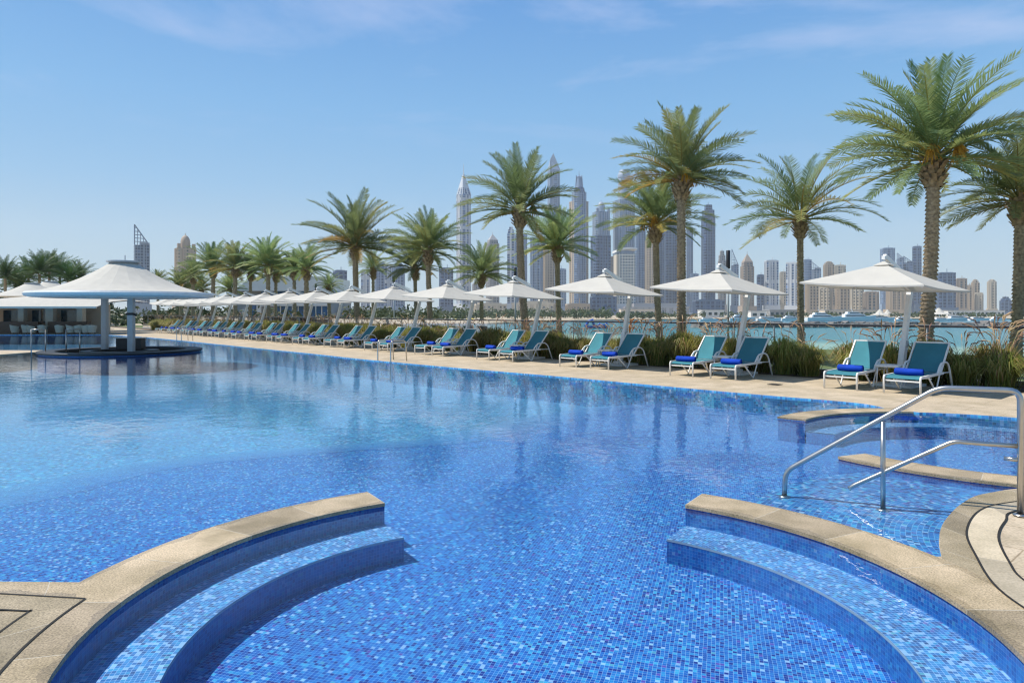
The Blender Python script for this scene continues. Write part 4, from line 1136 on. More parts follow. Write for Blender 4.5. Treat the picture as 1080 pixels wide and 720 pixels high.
m = MB(); m.lathe(prof, 20, (0.14, 0, 0)); m.build('roof', M['membrane'], root, False)
m = MB(); m.lathe([(0.55, 3.80), (0.66, 3.84), (0.66, 3.90), (0.5, 3.92), (0, 3.93)], 24, (0.14, 0, 0)); m.tube([(0.2, 0, 3.92), (0.2, 0, 4.15)], 0.02, 5); m.build('roof_cap', M['grey_metal'], root)
m = MB(); m.lathe([(3.36, 2.32), (3.54, 2.37), (3.58, 2.46), (3.53, 2.53), (3.36, 2.515), (3.3, 2.42), (3.36, 2.32)], 64, (0.14, 0, 0)); m.build('ring_beam', M['bar_steel'], root)
for k in range(16):
    a = 2 * math.pi * k / 16; m = MB()
    m.bar((0.4 * math.cos(a), 0.4 * math.sin(a), 2.34), (0.14 + 3.36 * math.cos(a), 3.36 * math.sin(a), 2.42), 0.09, 0.16); m.build('roof_beam', M['bar_steel'], root)
m = MB(); m.lathe([(1.5, 2.28), (1.6, 2.28), (1.6, 2.42), (1.5, 2.42), (1.5, 2.28)], 40); m.lathe([(2.9, 2.30), (3.0, 2.30), (3.0, 2.44), (2.9, 2.44), (2.9, 2.30)], 48); m.build('tie_ring', M['bar_steel'], root)
# walkway to the bar
wk = [(BX - 3.6, BY - 2.2), (BX - 3.2, BY + 0.9), (-60, BY + 1.5), (-60, BY - 2.2)]
b = MB(); b.prism(wk[::-1], -1.2, 0.0); o = b.build('bar_walkway', M['deck']); tag(o, kind='structure')
for (px, yy, lab) in ((40.5, 28.2, 'steel hoop handrail at the left end of the swim up bar, nearer the photo edge'), (77, 28.6, 'steel hoop handrail at the swim up bar, nearer the columns')):
    x = WX(px, yy); root2 = empty('step_handrail', (x, yy, 0)); tag(root2, lab, 'handrail', 'handrails at the swim up bar')
    for s in (-1, 1):
        m = MB(); m.tube([(s * 0.19, 0.15 * s, -0.05), (s * 0.19, 0.15 * s, 0.98)], 0.022, 8); m.build('post', M['steel'], root2, True)
    m = MB(); m.tube([(-0.19, -0.15, 0.98), (0.19, 0.15, 0.98)], 0.022, 8); m.build('rail', M['steel'], root2, True)

# ------------------------------------------------------------------ bar pavilion at far left
py_ = 54.0
root = empty('poolside_bar', (WX(40, py_), py_, 0)); tag(root, 'low poolside bar with cream canopy and dark openings at the far left', 'bar building')
X0 = WX(40, py_)
def bxp(px, y=54.0): return WX(px, y) - X0
zr = WZ(329, 53)
m = MB(); n = 20
prf = [(-75, 0), (-40, .12), (0, .35), (20, .5), (45, .5), (70, .42), (90, .2), (106, 0)]
vs = []; fs = []
for (px, hh) in prf:
    x = bxp(px, 51.5)
    for (yy, q) in ((-3.0, 0), (-2.2, .35), (-1.0, .75), (1.0, 1.0), (4.5, .8)): vs.append((x, yy, 2.35 - 0.25 * (1 - q) + hh * q * 1.0 + 0.3 * q))
for i in range(len(prf) - 1):
    for k in range(4): fs.append((i * 5 + k, (i + 1) * 5 + k, (i + 1) * 5 + k + 1, i * 5 + k + 1))
m.add(vs, fs); m.add([(a, b_, c - 0.08) for a, b_, c in vs], [f[::-1] for f in fs])
m.build('awning', M['membrane'], root, True)
m = MB(); m.bar((bxp(-75, 51.5), -3.0, 2.05), (bxp(106, 51.5), -3.0, 2.05), 0.1, 0.14); m.build('awning_beam', M['tan'], root)
for px in (-40, -8, 22, 52, 84):
    m = MB(); m.box((bxp(px), 0.2, 1.1), (0.45 if px != 52 else 0.6, 0.45, 2.2)); m.build('column', M['tan'], root)
m = MB(); m.box((bxp(20), 2.2, 1.15), (bxp(96) - bxp(-60), 0.3, 2.3)); m.build('back_wall', M['tan'], root)
for (a, b_) in ((-36, -10), (-5, 20), (26, 35), (38, 48), (57, 81)):
    m = MB(); m.box(((bxp(a) + bxp(b_)) / 2, 0.9, 1.35), (bxp(b_) - bxp(a), 0.1, 1.0)); m.build('window', M['dark_glass'], root)
for (a, b_) in ((-36, 47), (57, 98)):
    m = MB(); m.box(((bxp(a) + bxp(b_)) / 2, -0.5, 0.5), (bxp(b_) - bxp(a), 0.5, 0.9)); m.build('counter', M['wood'], root)
# chairs
def make_chair():
    r_ = empty('tub_chair')
    m = MB(); m.lathe([(0.26, 0.12), (0.32, 0.4), (0.30, 0.42), (0, 0.43)], 14); m.build('seat', M['chair'], r_, True)
    m = MB(); vs = []; fs = []
    for k in range(13):
        a = math.pi * (-0.12 + 1.24 * k / 12)
        for (rr, z) in ((0.31, 0.35), (0.36, 0.62), (0.38, 0.82 - 0.18 * abs(k - 6) / 6), (0.33, 0.80 - 0.18 * abs(k - 6) / 6), (0.28, 0.42)): vs.append((rr * math.cos(a), -rr * math.sin(a), z))
    for k in range(12):
        for q in range(4): fs.append((k * 5 + q, k * 5 + q + 1, (k + 1) * 5 + q + 1, (k + 1) * 5 + q))
    m.add(vs, fs); m.build('backrest', M['chair'], r_, True)
    for sx in (-1, 1):
        for sy in (-1, 1):
            m = MB(); m.tube([(sx * .2, sy * .2, .14), (sx * .24, sy * .24, 0)], 0.02, 6); m.build('leg', M['wood'], r_, True)
    return r_
CH = make_chair()
for i, px in enumerate((16, 28, 34, 45, 63, 75, 83, 91, 97)):
    o = place(CH, WX(px, 52.6), 52.6, 0.0, random.uniform(-0.8, 0.8)); o.scale = (0.95, 0.95, 0.9)
    tag(o, 'cream tub chair in front of the far bar counter, %s from the left edge' % ORD[i], 'chair', 'tub chairs at the far bar')
# the other tent roofs behind
for (px, y, yt, yb, rp, lab) in ((105, 62, 287, 301, 34, 'white tent roof half hidden behind the swim up bar roof'), (53, 66, 297.5, 312, 40, 'white tent roof over the far bar, right one of the low pair'),
                                  (34, 60, 299.5, 313, 44, 'white tent roof over the far bar, left one of the low pair')):
    x = WX(px, y); r_ = empty('tent_roof', (x, y, 0)); tag(r_, lab, 'tent roof', 'tent roofs behind the swim up bar')
    zt, zb, rr = WZ(yt, y), WZ(yb, y), rp / F * y
    pf = [(rr + (rr * 0.15 - rr) * k / 8, zb + (zt - zb) * (0.3 * k / 8 + 0.7 * (k / 8) ** 2)) for k in range(9)]
    m = MB(); m.lathe(pf, 16); m.build('canopy', M['membrane'], r_, True)
    m = MB(); m.lathe([(rr * .15, zt - 0.02), (rr * .17, zt + .08), (0, zt + .12)], 20); m.build('cap', M['grey_metal'], r_)
    for k in range(6):
        a = 2 * math.pi * k / 6; m = MB(); m.tube([(rr * .9 * math.cos(a), rr * .9 * math.sin(a), 0), (rr * .9 * math.cos(a), rr * .9 * math.sin(a), zb + .1)], 0.1, 8); m.build('post', M['grey_blue'], r_)

# ------------------------------------------------------------------ white building behind the dense palms
y = 95.0; x0, x1 = WX(248, y), WX(349, y)
root = empty('white_building', ((x0 + x1) / 2, y, 0)); tag(root, 'low white modern building with blue glazing behind the dense palm group', 'building')
hw = (x1 - x0) / 2
m = MB(); m.prism([(-hw, 0), (hw, 0), (hw, 12), (-hw, 12)], 0, WZ(307, y)); m.build('ground_storey', M['grey_wall'], root)
m = MB(); m.prism([(-hw, -0.8), (hw * .97, -0.8), (hw * .97, 12), (-hw, 12)], WZ(307, y), WZ(292, y), top=[(-hw * .6, -0.8), (hw * .97, -0.8), (hw * .97, 12), (-hw * .6, 12)]); m.build('upper_wall', M['white_wall'], root)
def rect(pxa, pxb, ya, yb, mat, nm, dy=-0.1):
    xa, xb = WX(pxa, y) - (x0 + x1) / 2, WX(pxb, y) - (x0 + x1) / 2
    m = MB(); m.box(((xa + xb) / 2, dy, (WZ(ya, y) + WZ(yb, y)) / 2), (xb - xa, 0.16, abs(WZ(ya, y) - WZ(yb, y)))); return m.build(nm, mat, root)
w_ = rect(276, 321, 307.3, 317, M['blue_glass'], 'window')
w_ = rect(290, 347, 323, 337.5, M['blue_glass'], 'window')
for k in range(9):
    px = 276 + k * 5.0; m = MB()
rect(276, 347, 317.3, 322.7, M['white_wall'], 'canopy_band', -0.9)
for k in range(10): rect(290 + k * 6.2, 290.7 + k * 6.2, 323, 337.5, M['white_wall'], 'mullion', -0.24)
rect(256, 262, 326, 338, M['white_wall'], 'pier'); rect(263, 270, 322, 338, M['blue_glass'], 'window'); rect(271, 276, 322, 338, M['white_wall'], 'pier')

# ------------------------------------------------------------------ skyline
FM = {
 'blue': facade('blue_glass_tower', (0.22, 0.30, 0.42), (0.03, 0.08, 0.19), 5.2, 5.0, 0.72, 0.72, pier=20, pierw=0.14),
 'deep': facade('deep_blue_tower', (0.10, 0.16, 0.27), (0.018, 0.045, 0.12), 6.0, 6.0, 0.8, 0.74),
 'white': facade('white_rib_tower', (0.50, 0.53, 0.57), (0.04, 0.10, 0.22), 5.0, 9.0, 0.55, 0.8, band=60),
 'pale': facade('pale_blue_tower', (0.27, 0.34, 0.44), (0.045, 0.12, 0.23), 5.0, 5.5, 0.6, 0.66, pier=24, pierw=0.2),
 'tan': facade('tan_stone_tower', (0.40, 0.32, 0.235), (0.06, 0.07, 0.09), 5.0, 5.0, 0.46, 0.5, pier=18, pierw=0.3),
 'cream': facade('cream_tower', (0.48, 0.42, 0.33), (0.07, 0.085, 0.10), 5.5, 6.0, 0.5, 0.5, pier=26, pierw=0.25),
 'grey': facade('grey_stone_tower', (0.30, 0.29, 0.285), (0.055, 0.10, 0.13), 5.0, 5.0, 0.52, 0.55, pier=22, pierw=0.2),
 'brown': facade('brown_stone_tower', (0.27, 0.215, 0.175), (0.05, 0.09, 0.12), 5.0, 6.0, 0.5, 0.55, pier=16, pierw=0.3),
 'near_blue': facade('near_blue_tower', (0.20, 0.26, 0.34), (0.04, 0.08, 0.15), 3.2, 3.0, 0.75, 0.7, pier=9, pierw=0.12),
 'near_cream': facade('near_cream_tower', (0.42, 0.35, 0.27), (0.07, 0.12, 0.13), 3.4, 3.4, 0.45, 0.5, pier=11, pierw=0.3),
 'hotel': facade('hotel_grid', (0.66, 0.63, 0.56), (0.05, 0.11, 0.17), 4.6, 4.6, 0.6, 0.6),
}
PLAIN = {'blue': simple('blue_grey_cladding', (0.20, 0.28, 0.40), 0.4), 'deep': simple('dark_cladding', (0.09, 0.14, 0.23), 0.4), 'white': simple('white_cladding', (0.52, 0.55, 0.59), 0.5),
         'pale': simple('pale_cladding', (0.28, 0.35, 0.45), 0.5), 'tan': simple('tan_cladding', (0.40, 0.32, 0.24), 0.7), 'cream': simple('cream_cladding', (0.50, 0.44, 0.35), 0.7),
         'grey': simple('grey_cladding', (0.38, 0.37, 0.37), 0.6), 'brown': simple('brown_cladding', (0.33, 0.27, 0.22), 0.7), 'near_blue': simple('near_cladding', (0.24, 0.30, 0.38), 0.5), 'near_cream': simple('near_cream_cladding', (0.40, 0.32, 0.25), 0.7), 'hotel': simple('hotel_cladding', (0.72, 0.71, 0.69), 0.5)}
def rpoly(w, d, ch=0.0):
    if ch <= 0: return [(-w, -d), (w, -d), (w, d), (-w, d)]
    return [(-w + ch, -d), (w - ch, -d), (w, -d + ch), (w, d - ch), (w - ch, d), (-w + ch, d), (-w, d - ch), (-w, -d + ch)]
def cpoly(r, n=24): return [(r * math.cos(2 * math.pi * k / n), r * math.sin(2 * math.pi * k / n)) for k in range(n)]
ZB = -3.2
def tower(x0, x1, yt, D, mat, crown_, label, rot=None, tip=None, ch=0.0, fins=2, seed=[0]):
    """x0..x1, yt: silhouette of the shaft as seen at distance D; tip: row of the very top of the crown"""
    seed[0] += 1; rnd = random.Random(seed[0] * 13 + 5)
    X = WX((x0 + x1) / 2, D); root = empty('tower', (X, D, ZB)); tag(root, label, 'tower')
    face = math.atan2(X, D)
    a = R(rnd.choice((-1, 1)) * rnd.uniform(8, 26)) if rot is None else R(rot)
    root.rotation_euler = (0, 0, -face + a)
    W = (x1 - x0) / F * D * math.cos(face); k = abs(math.cos(a)) + 0.85 * abs(math.sin(a)); w = W / k / 2; d = w * 0.85
    H = WZ(yt, D) - ZB; T = (WZ(tip, D) - ZB) if tip else H + 0.12 * w
    fm, pm = FM[mat], PLAIN[mat]
    if crown_ == 'cyl': poly = cpoly(w * 1.0)
    else: poly = rpoly(w, d, ch * w)
    m = MB(); m.prism(poly, 0, H); sh_ = m.build('shaft', fm, root)
    m = MB(); m.prism(rpoly(w * 1.25, d * 1.3), 0, min(22.0, H * .18)); m.build('podium', pm, root)
    if crown_ != 'cyl':
        for q in range(fins):
            for (nx, ny) in ((0, -1), (1, 0), (-1, 0)):
                f = (q + 0.5) / fins * 2 - 1 if fins > 1 else 0; f *= 0.9 if fins > 1 else 1
                fw = max(1.6, w * 0.10); m = MB()
                c = (f * (w - ch * w), -d - 0.45, H * .5) if ny else (nx * (w + 0.45), f * (d - ch * w), H * .5)
                m.box(c, (fw, 0.9, H * 0.985) if ny else (0.9, fw, H * 0.985)); m.build('facade_fin', pm, root)
    def top(z0, z1, w0, w1, mt, nm, n=4):
        m = MB(); p0 = rpoly(w0, w0 * .85) if n == 4 else cpoly(w0, n); p1 = rpoly(w1, w1 * .85) if n == 4 else cpoly(w1, n)
        m.prism(p0, z0, z1, top=p1); return m.build(nm, mt, root)
    if crown_ == 'flat':
        top(H, H + max(3, w * .16), w * .72, w * .72, pm, 'roof_plant'); m = MB(); m.prism(rpoly(w * 1.02, d * 1.02, ch * w), H + .01, H + 2.2, cap=False); m.build('parapet', pm, root)
        m = MB(); m.tube([(w * .2, 0, H), (w * .2, 0, H + w * .35 + 5)], 0.5, 5); m.build('roof_mast', pm, root)
    elif crown_ == 'spire':
        h = T - H; top(H, H + h * .22, w * .86, w * .62, fm, 'crown_tier'); top(H + h * .22, H + h * .68, w * .62, w * .10, pm, 'crown')
        for s in (-1, 1):
            m = MB(); m.bar((s * w * .86, -d * .9, H), (s * w * .12, 0, H + h * .66), w * .10, w * .10); m.build('crown_rib', pm, root)
        m = MB(); m.tube([(0, 0, H + h * .6), (0, 0, T)], [w * .08, .3], 6); m.build('spire', pm, root)
    elif crown_ == 'dome':
        h = T - H; n = 10; m = MB(); r = w * .52
        m.lathe([(r, 0), (r, h * .35)] + [(r * math.cos(R(90 * k / n)), h * .35 + h * .52 * math.sin(R(90 * k / n))) for k in range(1, n + 1)], 24, (0, 0, H)); m.build('dome', pm, root, False)
        m = MB(); m.tube([(0, 0, H + h * .8), (0, 0, T)], [w * .05, .3], 5); m.build('spire', pm, root)
        for s in (-1, 1):
            m = MB(); m.box((s * w * .78, -d * .7, H + h * .14), (w * .34, d * .34, h * .28)); m.build('corner_turret', pm, root)
    elif crown_ == 'pyramid':
        h = T - H; top(H, H + h * .3, w * .78, w * .74, fm, 'crown_tier'); top(H + h * .3, H + h * .82, w * .74, w * .04, pm, 'crown')
        m = MB(); m.tube([(0, 0, H + h * .75), (0, 0, T)], [w * .05, .3], 5); m.build('spire', pm, root)
    elif crown_ == 'lantern':
        h = T - H; m = MB(); n = 8
        m.lathe([(w * .92, 0), (w * .84, h * .16), (w * .62, h * .24)], 20, (0, 0, H)); m.build('crown_shoulder', FM['deep'], root)
        m = MB(); m.lathe([(w * .62, h * .24), (w * .44, h * .62), (w * .5, h * .70), (w * .16, h * .76), (0, h * .77)], 12, (0, 0, H)); m.build('crown', pm, root)
        for q in range(6):
            a2 = 2 * math.pi * q / 6; m = MB(); m.bar((w * .66 * math.cos(a2), w * .66 * math.sin(a2), H + h * .2), (w * .48 * math.cos(a2), w * .48 * math.sin(a2), H + h * .78), 1.4, 1.4); m.build('crown_rib', pm, root)
        m = MB(); m.tube([(0, 0, H + h * .7), (0, 0, T)], [1.2, .3], 5); m.build('spire', pm, root)
    elif crown_ == 'drum':
        h = T - H; m = MB()
        m.lathe([(w * .60, 0), (w * .60, h * .72), (w * .66, h * .74), (w * .66, h * .82), (w * .45, h * .98), (0, h)], 28, (0, 0, H)); m.build('crown_drum', pm, root)
        for q in range(3):
            m = MB(); m.lathe([(w * .64, h * (.18 + q * .2)), (w * .64, h * (.23 + q * .2))], 28, (0, 0, H)); m.build('crown_band', PLAIN['deep'], root)
    elif crown_ == 'leaf':
        h = T - H; m = MB(); vs = [(-w, -d, H), (w, -d, H), (w, d, H), (-w, d, H), (-w * .75, 0, H + h * .62), (-w * .15, -d * .3, T), (-w * .05, d * .3, T), (w * .8, 0, H + h * .12)]
        m.add(vs, [(0, 1, 7, 5, 4), (2, 3, 4, 6, 7), (3, 0, 4), (1, 2, 7), (4, 5, 6), (5, 7, 6)]); m.build('crown', pm, root)
        m = MB(); m.bar((-w * .9, -d, H * .5), (-w * .9, -d, H + h * .5), w * .16, w * .2); m.build('crown_blade', PLAIN['deep'], root)
    elif crown_ == 'slant':
        h = T - H; m = MB(); vs = [(-w, -d, H), (w, -d, H), (w, d, H), (-w, d, H), (-w, -d, T), (-w, d, T)]
        m.bar((-w, -d, T), (w * .95, -d, H), 1.2, 1.2); m.bar((-w, -d, H), (-w, -d, T), 1.2, 1.2)
        for q in range(1, 6): f = q / 6; m.bar((-w, -d - .3, H + h * f), (w * .95 - (1.95 * w) * f, -d - .3, H + h * f), .8, .8)
        for q in range(1, 5): f = q / 5; m.bar((-w + 1.95 * w * f, -d - .4, H), (-w + 1.95 * w * f, -d - .4, T - h * f), .7, .7)
        m.build('crown', pm, root)
        m = MB(); m.prism([(-w * .3, -d * .9), (w * .98, -d * .9), (w * .98, d * .9), (-w * .3, d * .9)], H, H + 3); m.build('roof_plant', pm, root)
    elif crown_ == 'cap':
        m = MB(); vs = []; fs = []; n = 10; h = (T - H)
        for i in range(n + 1):
            f = i / n; x = -w * 1.1 + 2.3 * w * f; z = H + h * (.30 + .62 * math.sin(math.pi * (.12 + .62 * f)))
            for yy in (-d * 1.15, d * 1.15): vs += [(x, yy, z), (x, yy, z - h * .35 * (1 - f * .5))]
        for i in range(n):
            q = i * 4; fs += [(q, q + 4, q + 6, q + 2), (q + 1, q + 3, q + 7, q + 5), (q, q + 1, q + 5, q + 4), (q + 2, q + 6, q + 7, q + 3)]
        fs += [(0, 2, 3, 1), (n * 4, n * 4 + 1, n * 4 + 3, n * 4 + 2)]
        m.add(vs, fs); m.build('curved_cap', PLAIN['hotel'], root)
        m = MB(); m.box((-w * .98, -d * .3, H * .49), (w * .22, d * 1.6, H * .98)); m.build('stair_tower', PLAIN['cream'], root)
    elif crown_ == 'step':
        h = T - H; top(H, H + h * .45, w * .82, w * .8, fm, 'upper_tier'); top(H + h * .45, H + h * .8, w * .55, w * .5, fm, 'upper_tier')
        m = MB(); m.tube([(0, 0, H + h * .7), (0, 0, T)], [1.0, .3], 5); m.build('roof_mast', pm, root)
    elif crown_ == 'cyl':
        m = MB(); m.lathe([(w * 1.03, H - 2), (w * 1.03, H + 2), (w * .6, H + 4), (0, H + 4.2)], 24); m.build('roof', pm, root)
    return root

TW_ = [
 # left, detached
 (141, 158, 259, 760, 'near_blue', 'slant', 'glass tower with an open mesh wedge on top, behind the swim up bar roof', 4, 238, 0, 0),
 (184, 207, 262, 720, 'near_cream', 'dome', 'beige tower topped by a round dome behind the dense palms at left', 10, 246, 0.25, 2),
 # left group
 (351, 366, 287, 1000, 'deep', 'flat', 'dark blue grey slab tower just left of the windswept tall palm', 14, None, 0, 2),
 (381, 390, 288, 1150, 'white', 'flat', 'small white striped tower just right of the windswept tall palm trunk', -12, None, 0, 2),
 (395, 405.5, 278, 1250, 'blue', 'flat', 'narrow mid blue tower left in the trio right of the windswept palm', 12, None, 0, 1),
 (405, 415, 281, 1300, 'white', 'flat', 'pale tower in the middle of the trio right of the windswept palm', 10, None, 0, 2),
 (414, 427, 283, 1200, 'blue', 'step', 'blue grey tower on the right of the trio beside the close palm pair', -12, 275, 0, 2),
 (463, 478, 284, 1250, 'deep', 'flat', 'short blue grey tower directly left of the spired tower', 12, None, 0, 2),
 (480, 498, 206, 1450, 'white', 'spire', 'tall white ribbed tower ending in a slim spire, left of all the highest towers', 40, 173, 0.3, 2),
 (498, 508, 300, 1300, 'grey', 'flat', 'low grey tower at the right foot of the spired white tower', 10, None, 0, 1),
 (512, 527, 257, 1350, 'grey', 'pyramid', 'grey stepped tower with a small pyramid roof between spired tower and tall full palm', 18, 245, 0.2, 2),
 (535, 543, 246, 1350, 'white', 'step', 'white balcony tower left of the tall full palm trunk', -10, 238, 0, 1),
 (542, 556, 249, 1420, 'blue', 'flat', 'blue glass tower directly behind the tall full palm trunk', 10, None, 0, 2),
 (559, 575, 252, 1300, 'blue', 'flat', 'wide blue tower between the tall full palm and its right neighbour palm', -14, None, 0, 3),
 (573, 585, 262, 1250, 'tan', 'step', 'tan stone tower just left of the medium palm trunk', 12, 255, 0, 2),
 (577, 591, 180, 1700, 'pale', 'leaf', 'very tall grey tower with a pointed leaf shaped top behind the tall full palm crown', 20, 162, 0.2, 2),
 (585, 597, 285, 1200, 'pale', 'flat', 'pale low tower behind the medium palm trunk', 10, None, 0, 2),
 (599, 622, 214, 1550, 'tan', 'flat', 'tan shoulders of the supertall with blue lantern crown', 30, None, 0.3, 2),
 (602, 619.5, 203, 1540, 'blue', 'lantern', 'supertall blue and tan tower with open lantern crown and short mast', 30, 180, 0.3, 2),
 (624, 644, 224, 1600, 'pale', 'dome', 'tall grey blue tower with a domed top right of the lantern crowned tower', 22, 211, 0.25, 2),
 (622, 645, 250, 1350, 'deep', 'flat', 'dark blue glass tower in front of the grey blue domed one', 24, None, 0.2, 3),
 (641, 651, 272, 1500, 'brown', 'flat', 'narrow brown tower squeezed left of the curved cap hotel', 10, None, 0, 1),
 (645, 671, 212, 1620, 'pale', 'drum', 'pale tower with a round drum top rising behind the twin palms crowns', 26, 179, 0.3, 3),
 (647, 670, 268, 1100, 'hotel', 'cap', 'curved cap hotel, cream grid front and swooping white roof', 14, 261, 0, 0),
 (670, 681, 243, 1500, 'blue', 'flat', 'slim blue tower right of the curved cap hotel', 10, None, 0, 1),
 (680, 691, 254, 1400, 'tan', 'step', 'slim tan tower between the slim blue tower and the twin palms', -12, 244, 0, 1),
 (690, 701, 240, 1550, 'blue', 'flat', 'blue tower hidden behind the trunk of the shorter twin palm', 12, None, 0, 2),
 (700, 716, 233, 1480, 'deep', 'flat', 'dark blue tower seen between the trunks of the twin palms', 14, None, 0, 3),
 (715, 722, 262, 1450, 'grey', 'flat', 'narrow grey tower behind the trunk of the tall orange fruited palm', 12, None, 0, 1),
 (723, 731, 241, 1650, 'pale', 'flat', 'slender pale tower directly right of the tall orange fruited palm trunk', 12, None, 0, 1),
 (728, 737, 290, 1400, 'blue', 'flat', 'short blue tower between slender pale tower and the dark mast topped tower', 10, None, 0, 1),
 (739, 755, 229, 1500, 'deep', 'step', 'dark rounded tower with stepped mast top standing alone right of the twin palms', 18, 213, 0.3, 3),
 (757, 766, 275, 1450, 'grey', 'step', 'small grey tower left of the dark lamp post', 14, 262, 0, 1),
 (771, 779, 280, 1500, 'pale', 'slant', 'thin pale tower with pointed fin just right of the dark lamp post', 8, 263, 0, 0),
 (780, 796, 281, 1300, 'brown', 'pyramid', 'brown stone tower with a pointed dome right of the dark lamp post', 22, 265, 0.25, 2),
 (798, 806, 291, 1400, 'deep', 'flat', 'short dark blue tower right of the brown domed tower', 10, None, 0, 1),
 (806, 821, 276, 1300, 'white', 'flat', 'white and blue striped tower left of the slender lone palm', 14, None, 0, 3),
 (822, 830, 288, 1400, 'cream', 'flat', 'slim cream tower between two white striped towers', 10, None, 0, 1),
 (829, 842, 278, 1280, 'white', 'flat', 'white and blue striped tower touching the slender lone palm trunk', -12, None, 0, 3),
 (847, 856, 275, 1380, 'blue', 'flat', 'blue tower just right of the slender lone palm trunk', 10, None, 0, 1),
 (855, 866, 284, 1420, 'pale', 'slant', 'pale tower with sloping top right of the slender lone palm', 6, 276, 0, 0),
 (849, 863, 300, 1150, 'tan', 'flat', 'low tan block at the foot of the slender lone palm', 14, None, 0, 3),
 (862, 877, 304, 1180, 'cream', 'flat', 'low cream block right of the slender lone palm', -12, None, 0, 3),
 (868, 880, 279, 1350, 'tan', 'step', 'taller tan tower under the left tip of the nearest parasol', 14, 275, 0, 2),
 (879, 892, 281, 1380, 'cream', 'flat', 'cream tower beside the taller tan one under the nearest parasol', 10, None, 0, 2),
 (881, 896, 300, 1150, 'tan', 'flat', 'wide tan block below the left half of the nearest parasol', 14, None, 0, 3),
 (896, 911, 304, 1200, 'cream', 'step', 'cream block below the middle of the nearest parasol', -12, 300, 0, 3),
 (910, 927, 309, 1150, 'brown', 'flat', 'low brown block with dark glass below the nearest parasol centre', 12, None, 0, 3),
 (928, 944, 263, 1450, 'blue', 'flat', 'blue tower rising behind the peak of the nearest parasol', 16, None, 0, 2),
 (945, 954, 273, 1500, 'pale', 'slant', 'small pale tower with peaked top right of the nearest parasol peak', 10, 267, 0, 0),
 (953, 964, 277, 1450, 'deep', 'slant', 'dark tower with sloped roof left of the largest palm trunk', -8, 270, 0, 1),
 (962, 972, 261, 1480, 'deep', 'flat', 'tall dark blue tower touching the left side of the largest palm trunk', 10, None, 0, 1),
 (934, 958, 300, 1250, 'tan', 'flat', 'tan block below the right half of the nearest parasol', 14, None, 0, 4),
 (986, 1008, 289, 1250, 'deep', 'flat', 'broad dark blue glass block right of the largest palm trunk', 18, None, 0, 3),
 (1007, 1020, 295, 1300, 'brown', 'flat', 'brown tower with busy roofline right of the broad dark block', 14, None, 0, 2),
 (1019, 1025, 302, 1350, 'tan', 'flat', 'thin tan tower between the brown one and the tan pair', 10, None, 0, 1),
 (1024, 1033, 298, 1380, 'tan', 'step', 'tan tower with stepped top midway between the two right palms', 14, 294, 0, 2),
 (1028, 1037, 310, 1300, 'cream', 'flat', 'lower cream tower in front of the stepped tan one', 12, None, 0, 2),
 (1041, 1051, 297, 1350, 'cream', 'step', 'lone cream tower left of the right edge palm', 14, 294, 0, 2),
 (1054, 1067, 317, 1300, 'deep', 'step', 'small blue grey tower behind the right edge palm trunk', 14, 312, 0, 2),
 (1074, 1090, 310, 1300, 'deep', 'flat', 'dark tower cut by the right edge of the photo', 14, None, 0, 2),
 # low fronts
 (498, 534, 322, 1050, 'cream', 'flat', 'long low cream block under the fourth parasol left of the tall full palm', 10, None, 0, 5),
 (540, 588, 321, 1060, 'cream', 'flat', 'long low cream block right of the tall full palm trunk', -8, None, 0, 6),
 (596, 622, 322, 1040, 'tan', 'flat', 'long low tan block below the lantern crowned tower', 8, None, 0, 4),
 (622, 650, 314, 1060, 'deep', 'flat', 'low wide blue glass block left of the curved cap hotel', 8, None, 0, 4),
 (730, 764, 318, 1150, 'deep', 'flat', 'low wide dark glass block below the dark mast topped tower', 10, None, 0, 5),
 (655, 725, 325, 1080, 'grey', 'flat', 'long low grey block right of the curved cap hotel behind the twin palms', 6, None, 0, 8),
]
for t in TW_: tower(t[0], t[1], t[2], t[3], t[4], t[5], t[6], rot=t[7], tip=t[8], ch=t[9], fins=t[10])


# ------------------------------------------------------------------ beach life, boats
rnd = random.Random(9)
def make_bp(mat, nm):
    r_ = empty('beach_parasol')
    m = MB(); m.tube([(0, 0, 0), (0, 0, 2.4)], 0.04, 6); m.build('pole', M['white_paint'], r_)
    m = MB(); m.lathe([(1.5, 2.0), (0.8, 2.3), (0.05, 2.55)], 10); m.build('canopy', mat, r_)
    return r_
BPs = [make_bp(M['yellow'], 'y'), make_bp(M['canopy'], 'w')]
for i in range(34):
    px = 352 + i * 4.6 + rnd.uniform(-1.5, 1.5); yy = 165 + (px - 350) * 0.55 + rnd.uniform(-10, 40)
    k = i % 3 != 0
    o = place(BPs[0 if k else 1], WX(px, yy), yy, -3.2, 0)
    tag(o, ('tiny yellow' if k else 'tiny white') + ' parasol in the row on the distant sandy beach', 'beach parasol', 'yellow beach parasols' if k else 'white beach parasols')

